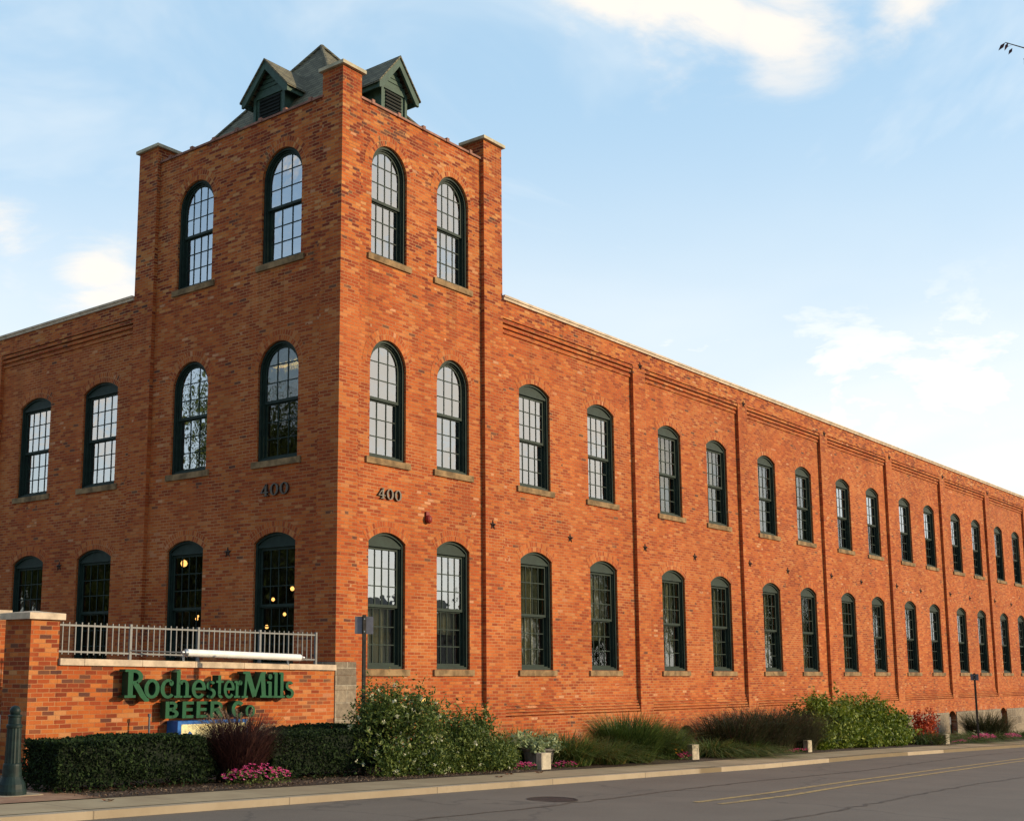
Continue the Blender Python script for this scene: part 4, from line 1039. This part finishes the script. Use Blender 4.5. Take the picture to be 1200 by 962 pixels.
# manhole
mb = MB(); mb.lathe((0,0,0), [(.36, 0), (.36, .006), (.33, .007), (.33, .003), (.05, .003)], 28)
tag(mb.build('manhole_cover', 'iron_lid', None, loc=(-2.45, -6.55, gz(-2.45)-.152)), 'dark round manhole cover in the asphalt near the kerb', 'manhole cover')

# ------------------------------------------------------------------ planting
rnd = random.Random(11)
def leafq(mb, p, s, mi=0, up=.35, asp=.55):
    n = Vector((rnd.gauss(0, 1), rnd.gauss(0, 1), rnd.gauss(0, 1)+up)).normalized()
    t = n.orthogonal().normalized(); a = rnd.uniform(0, 6.28); b = n.cross(t); t, b = t*math.cos(a)+b*math.sin(a), b*math.cos(a)-t*math.sin(a)
    s *= rnd.uniform(.7, 1.3); p = Vector(p); l = t*s; w_ = b*s*asp; c = n*s*.12
    mb.face([p-l, p+w_*.9-c+l*-.1, p+l, p-w_*.9-c+l*-.1], mi)
def blade(mb, x, y, z, h, lean, az, w_, mi=0, seg=4, droop=1.0):
    dx, dy = math.cos(az), math.sin(az); pr = None
    for k in range(seg+1):
        t = k/seg; hor = lean*(t**1.7); ver = h*(t-droop*.35*(lean/h if h else 0)*t**3)
        c = Vector((x+dx*hor, y+dy*hor, z+max(0.01, ver))); hw = w_*(1-t**1.5)*.5+.0012
        a, b = c+Vector((-dy*hw, dx*hw, 0)), c-Vector((-dy*hw, dx*hw, 0))
        if pr: mb.face([pr[0], pr[1], b, a], mi)
        pr = (a, b)
def join_verts(o): return o
def hedge(name, x0, x1, y0, y1, h, label, n, group=None):
    zg = gz((x0+x1)/2)-.05
    root = empty(name, label, 'hedge', ((x0+x1)/2, (y0+y1)/2, zg), group)
    hx, hy = (x1-x0)/2, (y1-y0)/2
    core = MB(); core.box(-hx+.07, hx-.07, -hy+.07, hy-.07, .10, h-.07); core.build('dark_core', 'hedge_core', root)  # solid dark filler added behind the leaves so gaps read dark
    mb = MB(); ar = [2*hx*h, 2*hx*2*hy, 2*hy*h, 2*hy*h, 2*hx*h]
    for k in range(n):
        f = rnd.choices(range(5), ar)[0]; a, b = rnd.uniform(-1, 1), rnd.uniform(0, 1)
        q = abs(rnd.gauss(0, .035))
        wob = .035*math.sin(a*hx*3.1+f)+.025*math.sin(b*9+a*5)
        if f == 0: p = (a*hx, -hy+q+wob, b*h)
        elif f == 4: p = (a*hx, hy-q, b*h)
        elif f == 1: p = (a*hx, (2*b-1)*hy, h-q+wob*.5)
        else: p = ((hx-q)*(1 if f == 2 else -1), a*hy, b*h)
        # round the shoulders a little, thin at the foot
        z = p[2]
        if z < .12 and rnd.random() < .5: continue
        leafq(mb, (p[0]*(1-.02*(z/h)**4), p[1]*(1-.05*(z/h)**6), z), .028, 0, .4, .6)
    mb.build('foliage', 'hedge_leaf', root)
hedge('clipped_hedge', -8.18, -5.78, -3.05, -2.2, .66, 'clipped dark green hedge left of the purple grass, longest and tallest block', 15000)
hedge('clipped_hedge', -5.80, -5.14, -2.75, -2.1, .56, 'shorter lower block of clipped hedge below the panel sign', 4200)
hedge('clipped_hedge', -4.40, -1.75, -2.95, -2.1, .70, 'clipped dark green hedge right of the purple grass', 13000)
hedge('clipped_hedge', -3.2, -1.0, -1.9, -1.2, .74, 'clipped hedge block behind, near the tower corner', 6000)

def shrub(name, x, y, rx, ry, h, mat, label, n, leaf=.045, extra=None, lumps=9, cat='shrub', group=None, zo=-.05):
    z0 = gz(x)+zo; root = empty(name, label, cat, (x, y, z0), group)
    st_ = MB()
    L = []
    for k in range(lumps):
        a = rnd.uniform(0, 6.28); q = rnd.uniform(.1, .78); zz_ = rnd.uniform(.18, .84)
        L.append((q*rx*math.cos(a), q*ry*math.sin(a), zz_*h*(1-.30*q), rnd.uniform(.20, .40)))
        st_.tube((rnd.uniform(-.1, .1)*rx, rnd.uniform(-.1, .1)*ry, 0), (L[-1][0], L[-1][1], L[-1][2]), .014, 5, .004)
    st_.build('stems', 'bark', root)
    for k in range(lumps//2): L.append((rnd.uniform(-.8, .8)*rx, -rnd.uniform(.2, .7)*ry, h*.16, .28))
    lumps = len(L)
    mb = MB()
    for k in range(n):
        c = L[rnd.randrange(lumps)]; d = Vector((rnd.gauss(0, 1), rnd.gauss(0, 1), rnd.gauss(0, 1))).normalized()
        q = c[3]*(rnd.random()**.45)*(1.0 if rnd.random() < .8 else 1.25); wv = 1+.42*math.sin(d.x*7+c[0]*9)*math.sin(d.z*6+c[1]*7)
        p = (c[0]+d.x*rx*q*wv, c[1]+d.y*ry*q*wv, c[2]+d.z*h*q*.85*wv)
        if p[2] < .02: p = (p[0], p[1], rnd.uniform(.02, .2))
        leafq(mb, p, leaf, 0)
    # loose shoots
    for k in range(lumps*10):
        c = L[rnd.randrange(lumps)]; d = Vector((rnd.gauss(0, 1), rnd.gauss(0, 1), abs(rnd.gauss(.5, .8)))).normalized()
        for j in range(7):
            q = c[3]*(.8+.10*j); leafq(mb, (c[0]+d.x*rx*q+rnd.gauss(0, .012), c[1]+d.y*ry*q+rnd.gauss(0, .012), max(.02, c[2]+d.z*h*q)), leaf*.8, 0)
    mb.build('foliage', mat, root)
    if extra:
        em, en, es = extra; mb = MB()
        for k in range(en):
            c = L[rnd.randrange(lumps)]; d = Vector((rnd.gauss(0, 1), rnd.gauss(-.6, 1), rnd.gauss(.4, 1))).normalized(); q = c[3]*rnd.uniform(.92, 1.08)
            p = Vector((c[0]+d.x*rx*q, c[1]+d.y*ry*q, max(.03, c[2]+d.z*h*q*.9)))
            for j in range(5): leafq(mb, p+Vector((rnd.gauss(0, es*.5), rnd.gauss(0, es*.5), rnd.gauss(0, es*.5))), es, 0, .8, .8)
        tag(mb.build('flowers', em, root), kind='stuff')
    return root
shrub('flowering_shrub', -1.62, -3.0, 1.18, .70, 1.42, 'shrub_leaf', 'pale flowered green shrub at the foot of the thin sign post', 15000, .034, ('white_petal', 110, .028), 18)
shrub('flowering_shrub', .12, -3.0, 1.18, .68, 1.20, 'shrub_leaf', 'rounded green shrub right of the pale flowered one, before the hose connection', 13000, .034, ('white_petal', 30, .024), 17)
shrub('flowering_shrub', 1.15, -3.1, .55, .45, .52, 'shrub_leaf', 'low sparse green shrub trailing to the pink flowers by the planter', 2600, .034, ('white_petal', 10, .022), 5)
shrub('leafy_bush', 18.17, -2.1, 2.0, 1.0, 1.56, 'bush_leaf', 'tall left half of the bright green leafy bush pair below the long facade', 11000, .062, None, 20)
shrub('leafy_bush', 21.4, -2.1, 2.8, 1.0, 1.34, 'bush_leaf', 'wide right half of the bright green leafy bush pair below the long facade', 13000, .062, None, 24)
shrub('red_shrub', 26.6, -2.0, 1.1, .6, 1.10, 'flame_leaf', 'flame red and orange shrub left of the stone foundation', 1300, .055, None, 8)
shrub('small_shrub', 24.3, -2.2, .9, .5, .85, 'purple_blade', 'dark purple leaved plant between the bright bush and the red shrub', 2200, .045, None, 6)

def grass(name, x, y, r, h, n, mat, label, w_=.012, lean=.8, cat='ornamental grass', plumes=0, mat2=None, group=None, pl_mat='plume', ry=None):
    z0 = gz(x)-.05; root = empty(name, label, cat, (x, y, z0), group); mb = MB(); ry = ry or r
    for k in range(n):
        a = rnd.uniform(0, 6.28); q = math.sqrt(rnd.random())*.55
        hh = h*rnd.uniform(.55, 1.08); ln = r*(.25+rnd.random()*lean)
        blade(mb, q*r*math.cos(a), q*ry*math.sin(a), 0, hh, ln, a+rnd.gauss(0, .5), w_*rnd.uniform(.6, 1.2), 0 if not mat2 or rnd.random() < .8 else 1)
    mb.build('blades', [mat]+([mat2] if mat2 else []), root)
    if plumes:
        mb = MB()
        for k in range(plumes):
            a = rnd.uniform(0, 6.28); ln = r*rnd.uniform(.5, 1.15); hh = h*rnd.uniform(.85, 1.12)
            blade(mb, 0, 0, 0, hh, ln, a, .006, 0, 6)
            ex, ey = math.cos(a), math.sin(a); t0 = .82
            for j in range(8):
                t = t0+.18*j/7; hor = ln*t**1.7; ver = hh*(t-.35*(ln/hh)*t**3)
                for _ in range(7): leafq(mb, (ex*hor+rnd.gauss(0, .008), ey*hor+rnd.gauss(0, .008), ver+rnd.gauss(0, .008)), .017, 0, 0, .3)
        mb.build('plumes', pl_mat, root)
grass('fountain_grass', -4.92, -2.75, .55, 1.05, 2600, 'purple_blade', 'dark purple fountain grass between the two clipped hedges', .009, .95, plumes=22)
grass('clump_grass', 3.37, -3.0, .85, .76, 1600, 'grass_blade', 'arching dark green grass clump right of the planter pot', .018, 1.0, mat2='dry_blade')
grass('clump_grass', 4.55, -3.1, .80, .60, 1500, 'grass_blade', 'low grass clump with yellowing blades left of the tallest clump', .016, 1.0, mat2='dry_blade')
grass('clump_grass', 6.20, -2.7, 1.0, 1.10, 2600, 'grass_blade', 'tallest green grass clump before the second pilaster', .019, .9)
grass('clump_grass', 5.6, -3.25, .55, .36, 600, 'grass_blade', 'small grass tuft with dry orange blades at the pavement edge', .015, 1.1, mat2='dry_blade')
grass('clump_grass', 7.6, -2.7, .80, .84, 1900, 'grass_blade', 'green grass clump just left of the first basement arch', .018, 1.0)
grass('clump_grass', 1.9, -2.1, .75, .70, 700, 'grass_blade', 'dark grass clump behind the planter, right of the shrubs', .016, .9)
grass('clump_grass', 3.0, -2.2, .65, .80, 700, 'grass_blade', 'upright grass clump standing directly behind the planter pot', .016, .8)
grass('clump_grass', 9.75, -2.8, .95, .52, 1800, 'grass_blade', 'low green clump right of the first basement arch', .018, 1.1, mat2='dry_blade')
grass('clump_grass', 11.1, -2.95, 1.0, .50, 1800, 'grass_blade', 'low daylily like clump in front of the dusky grass mass', .018, 1.1, mat2='dry_blade')
for (x, y, r, h_, lab) in ((11.8, -2.3, 1.25, 1.14, 'leftmost of three tall dusky fountain grasses below the long facade'), (13.5, -2.3, 1.4, 1.30, 'middle one of three tall dusky fountain grasses below the long facade'),
                           (15.2, -2.3, 1.3, 1.22, 'rightmost of three tall dusky fountain grasses, touching the bright bush')):
    grass('fountain_grass', x, y, r, h_, 2600, 'dusky_blade', lab, .012, .75, group='tall dusky fountain grasses', plumes=30, pl_mat='dusky_blade', mat2='purple_blade')
grass('clump_grass', 24.9, -2.6, 1.2, .62, 700, 'grass_blade', 'green grass clump under the red shrub', .024, 1.0, mat2='purple_blade')
grass('clump_grass', 28.9, -2.5, 1.5, .42, 800, 'grass_blade', 'low green groundcover clump right of the last white box', .024, 1.0)
grass('fountain_grass', 35.4, -1.6, 1.3, 1.22, 1200, 'dusky_blade', 'tall dark grass tuft beside the far sign post', .020, .7)
grass('clump_grass', 37.4, -2.0, 1.7, .55, 700, 'grass_blade', 'low green clump at the far right edge of the bed', .028, 1.0)
grass('clump_grass', 32.2, -2.3, 1.4, .50, 700, 'grass_blade', 'low green clump left of the tall dark far tuft', .024, 1.0)
# planter with pale hosta
pp = empty('planter_pot', 'round grey planter pot holding pale variegated leaves', 'planter', (2.50, -2.95, gz(2.5)-.05))
mb = MB(); mb.lathe((0,0,0), [(.22, 0), (.25, .06), (.29, .28), (.32, .30), (.32, .34), (.28, .34), (.27, .28), (.02, .27)], 26); mb.build('pot', 'pot_concrete', pp)
tag(shrub('potted_plant', 2.35, -2.95, .62, .40, .42, 'pale_leaf', 'pale variegated leaves spilling from the grey planter pot', 800, .050, None, 7, 'plant', None, .20), None)

def flowers(x, y, rx, ry, n, label, mat='pink_petal', h=.16, sz=.022):
    root = empty('flower_clump', label, 'flowers', (x, y, gz(x)-.05)); mb = MB()
    for k in range(int(n*3)):
        a = rnd.uniform(0, 6.28); q = math.sqrt(rnd.random()); leafq(mb, (q*rx*math.cos(a), q*ry*math.sin(a), rnd.uniform(.01, h*.8)), .022, 0)
    mb.build('leaves', 'shrub_leaf', root)
    mb = MB()
    for k in range(n):
        a = rnd.uniform(0, 6.28); q = math.sqrt(rnd.random()); p = Vector((q*rx*math.cos(a), q*ry*math.sin(a), h*(1-.5*q*q)*rnd.uniform(.6, 1.1)))
        for j in range(5):
            b = 6.28*j/5+a; e = Vector((math.cos(b), math.sin(b)*.8, .15)); e2 = Vector((math.cos(b+.62), math.sin(b+.62)*.8, .1)); e0 = Vector((math.cos(b-.62), math.sin(b-.62)*.8, .1))
            t = Vector((0, -.5, .2))
            mb.face([p, p+(e0*.8)*sz+Vector((0, 0, .006)), p+e*sz*1.15+Vector((0, 0, .010+.4*sz*math.sin(b))), p+(e2*.8)*sz+Vector((0, 0, .006))])
    mb.build('blooms', mat, root)
flowers(-5.00, -3.25, .62, .34, 150, 'clump of pink flowers at the foot of the purple fountain grass', h=.26, sz=.026)
flowers(1.25, -3.45, .42, .16, 60, 'pink flowers left of the white box by the planter', h=.14, sz=.026)
flowers(2.65, -3.45, .36, .16, 46, 'pink flowers right of the white box by the planter', h=.12, sz=.026)
flowers(7.65, -3.25, .22, .14, 34, 'small pink flower tuft at the white box by the basement arch', h=.16, sz=.03)
flowers(14.0, -3.1, .80, .12, 50, 'red pink flowers along the kerb before the dusky grasses', h=.10, sz=.03)
flowers(27.2, -3.05, .8, .12, 30, 'sparse pink flowers right of the last white box', h=.10, sz=.03)
flowers(30.3, -2.9, 1.45, .25, 160, 'wide pink flower patch before the far sign post', h=.26, sz=.045)
flowers(34.1, -2.85, 1.05, .22, 100, 'far pink flower patch near the right edge', h=.24, sz=.045)
flowers(7.3, -3.15, .35, .15, 8, 'few orange flowers among the green grass clumps', 'orange_petal', .34, .035)
flowers(30.6, -2.7, .5, .2, 9, 'few yellow flowers behind the far pink patch', 'white_petal', .50, .05)
# mulch chips and fallen leaves
mb = MB()
for k in range(5200):
    x = rnd.uniform(-8.2, 1.0); y = rnd.uniform(inner_y(x)-.02, -2.3)
    if rnd.random() < .5: y = inner_y(x)-.04+abs(rnd.gauss(0, .25))
    leafq(mb, (x, y, gz(x)-.04+rnd.uniform(0, .02)), .020, 0, 2.5, .4)
gm = leaf_mat('chip', [(0, (.04, .022, .014)), (.7, (.12, .07, .04)), (1, (.30, .21, .13))], transl=0)
tag(mb.build('mulch', 'chip'), kind='stuff')
leaf_mat('dead_leaf', [(0, (.10, .03, .015)), (1, (.22, .09, .03))], transl=.1)
for i, (x, y, lab) in enumerate([(.15, -3.95, 'dry brown leaf on the pavement before the planter'), (-.55, -4.25, 'dry brown leaf nearest the kerb left of the planter'),
                                 (1.0, -3.98, 'dry leaf lying close to the first white box'), (-8.2, -4.1, 'dry leaf on the pavement by the bollard')]):
    mb = MB()
    for k in range(7):
        a = rnd.uniform(0, 6.28); mb.face([(0, 0, .012), (.05*math.cos(a-.3), .05*math.sin(a-.3), .02), (.085*math.cos(a), .085*math.sin(a), .006+.03*rnd.random()), (.05*math.cos(a+.3), .05*math.sin(a+.3), .004)])
    tag(mb.build('fallen_leaf', 'dead_leaf', None, loc=(x, y, gz(x)-.058)), lab, 'fallen leaf', 'dry leaves on the pavement')

# ------------------------------------------------------------------ trees across the street (seen in the window glass) and the twig at top right
def tree_mesh(h, cr, n, seed, mat='tree_leaf', leaf=.22):
    q = random.Random(seed); t = MB(); t.tube((0,0,0), (0,0,h*.45), h*.022, 10, h*.015)
    C = []
    for k in range(13):
        a = q.uniform(0, 6.28); e = q.uniform(.1, 1.0); rr_ = cr*q.uniform(.25, .8)
        c = Vector((rr_*math.cos(a), rr_*math.sin(a), h*(.14+.74*e))); C.append((c, cr*q.uniform(.28, .45)))
        t.tube((0, 0, h*q.uniform(.28, .45)), c, h*.009, 6, h*.002)
    l = MB()
    for k in range(n):
        c, r_ = C[q.randrange(len(C))]; d = Vector((q.gauss(0, 1), q.gauss(0, 1), q.gauss(0, 1))).normalized()
        leafq(l, c+d*r_*(q.random()**.4)*(1+.3*math.sin(d.x*6+c.x)), leaf)
    return t, l
TM = {}
def tree(x, y, h, cr, label, seed):
    o = empty('shade_tree', label, 'tree', (x, y, gz(clampx(x))-.2), 'shade trees around the street')
    k = seed % 2
    if k not in TM:
        t, l = tree_mesh(12, 4.6, 15000, seed, leaf=.15); a = t.build('trunk', 'bark', o); b = l.build('crown', 'tree_leaf', o); TM[k] = (a, b)
    else: a, b = copy_child(TM[k][0], o), copy_child(TM[k][1], o)
    o.scale = (cr/4.6, cr/4.6, h/12); o.rotation_euler = (0, 0, seed*1.3)
tree(80, -52, 17.0, 6.5, 'tall shade tree across the street opposite the third bay', 0)
tree(95, -53, 21.0, 8.0, 'tallest shade tree across the street', 1)
tree(112, -50, 18.0, 7.5, 'shade tree across the street opposite the sixth bay', 2)
tree(132, -46, 17.0, 8.0, 'shade tree across the street opposite the eighth bay', 3)
tree(156, -48, 16.0, 8.5, 'shade tree across the street opposite the far end of the mill', 7)
tree(-20, 21.5, 14.5, 4.6, 'broad shade tree beyond the terrace opposite the side facade', 4)
tree(-23, 30, 8.5, 5.0, 'shade tree farther left beyond the terrace', 5)
tree(-24, 39, 9.5, 5.6, 'shade tree opposite the rear of the side facade', 6)
tree(-25, 48, 9.5, 5.6, 'rearmost shade tree opposite the side facade', 8)
sh = empty('reflected_building', 'long dark building beyond the terrace, added to darken the window reflections', 'reflected_building', (-30, 36, -1.2))  # added out of view so the side windows reflect something dark
mb = MB(); mb.box(-3, 3, -18, 18, 0, 7.2); mb.build('wall', 'house_siding', sh)
mb = MB(); mb.box(-3.4, 3.4, -18.4, 18.4, 7.2, 7.5); mb.build('roof', 'house_roof', sh)
hs = empty('house', 'plain two-storey house with dark gabled roof across the street', 'house', (68, -58, -2.8), None, R(-14))
mb = MB(); mb.box(-16, 16, -5, 5, 0, 6.0); mb.build('wall', 'house_siding', hs)
mb = MB(); mb.face([(-16.5, -5.6, 5.8), (16.5, -5.6, 5.8), (16.5, 0, 9.2), (-16.5, 0, 9.2)]); mb.face([(-16.5, 5.6, 5.8), (16.5, 5.6, 5.8), (16.5, 0, 9.2), (-16.5, 0, 9.2)])
mb.face([(-16, -5, 6), (-16, 5, 6), (-16, 0, 9.1)]); mb.face([(16, -5, 6), (16, 5, 6), (16, 0, 9.1)]); mb.build('roof', 'house_roof', hs)
for x in (-9, -4.5, 0, 4.5, 9):
    mb = MB(); mb.box(x-.6, x+.6, 5.002, 5.06, 1.2, 3.0); mb.build('window', 'green_frame', hs)

# plum tree standing right of the view; one thin twig of it reaches into the top right corner
pt = empty('plum_tree', 'purple leaved twig reaching in at the top right corner of the sky', 'tree', (-7.6, -20.4, gz(-7.6)-.15))
O = Vector((-7.6, -20.4, gz(-7.6)-.15))
mb = MB(); mb.tube((0,0,0), (0, .03, 1.3), .10, 10, .085); mb.tube((0, .03, 1.3), (-.04, 0, 2.5), .085, 10, .065)
tw = [Vector(p) for p in ((-11.700, -15.213, 2.790), (-11.671, -15.281, 2.752), (-11.60, -15.45, 2.70), (-11.42, -15.80, 2.69), (-11.15, -16.25, 2.74), (-10.80, -16.75, 2.78), (-10.35, -17.35, 2.76), (-9.85, -18.0, 2.66), (-9.3, -18.65, 2.46), (-8.7, -19.3, 2.15), (-8.1, -19.95, 1.65), (-7.62, -20.38, .95))]
br = MB(); rr2 = [.0018, .0026, .0036, .005, .007, .009, .012, .015, .019, .025, .034, .045]
for k in range(len(tw)-1): br.tube(tw[k]-O, tw[k+1]-O, rr2[k], 7, rr2[k+1])
lv = []                                  # side twigs and the points leaves hang on
for k in range(3, len(tw)-2):
    for j in range(5):
        s0 = tw[k].lerp(tw[k+1], rnd.random()); dv = Vector((rnd.gauss(.25, .5), rnd.gauss(-.35, .5), rnd.gauss(.1, .5))).normalized()
        ln = rnd.uniform(.15, .5)*(.4 if k < 5 else 1); br.tube(s0-O, s0+dv*ln-O, .004, 5, .0015)
        for i in range(int(9*ln/.3)+3): lv.append(s0+dv*ln*rnd.random()-O)
for k in range(22):
    a = rnd.uniform(0, 6.28); s0 = Vector((-.02, 0, rnd.uniform(1.7, 2.5)))
    if -2.9 < math.atan2(math.sin(a), math.cos(a)) < -.1 or rnd.random() < .45:
        e = s0+Vector((math.cos(a)*rnd.uniform(.5, 1.1), math.sin(a)*rnd.uniform(.5, 1.1), rnd.uniform(.5, 1.7))); mb.tube(s0, e, .028, 6, .006)
        for i in range(9):
            p0 = s0.lerp(e, rnd.uniform(.4, 1)); dv = Vector((rnd.gauss(0, 1), rnd.gauss(0, 1), rnd.gauss(.4, 1))).normalized(); ln = rnd.uniform(.2, .5)
            mb.tube(p0, p0+dv*ln, .005, 4, .002)
            for q in range(16): lv.append(p0+dv*ln*rnd.random()+Vector((rnd.gauss(0, .03), rnd.gauss(0, .03), rnd.gauss(0, .03))))
mb.build('trunk', 'bark', pt); br.build('twig', 'bark', pt)
mb = MB()
for p in lv: leafq(mb, p+Vector((rnd.gauss(0, .015), rnd.gauss(0, .015), rnd.gauss(-.015, .015))), .034)
def twleaf(base, tip, w_):
    base, tip = Vector(base)-O, Vector(tip)-O; d = tip-base; s = Vector((.42, -.75, .25)).normalized(); s = (s-d.normalized()*s.dot(d.normalized())).normalized()*w_
    mid_ = base+d*.45; b3 = Vector((.3, .2, 0))*w_*.5
    mb.face([base, mid_+s+b3, tip, mid_-s])
twleaf((-11.700, -15.213, 2.790), (-11.712, -15.185, 2.755), .008); twleaf((-11.698, -15.225, 2.788), (-11.703, -15.208, 2.750), .007)
twleaf((-11.688, -15.238, 2.760), (-11.700, -15.222, 2.728), .007); twleaf((-11.69, -15.24, 2.772), (-11.700, -15.205, 2.768), .005)
for k in range(9):
    b = Vector((-11.665, -15.29, 2.745))+Vector((rnd.gauss(0, .006), rnd.gauss(0, .010), rnd.gauss(-.02, .012))); twleaf(b, b+Vector((rnd.gauss(0, .01), rnd.gauss(.008, .015), -rnd.uniform(.03, .06))), .012)
mb.build('leaves', 'plum_leaf', pt)
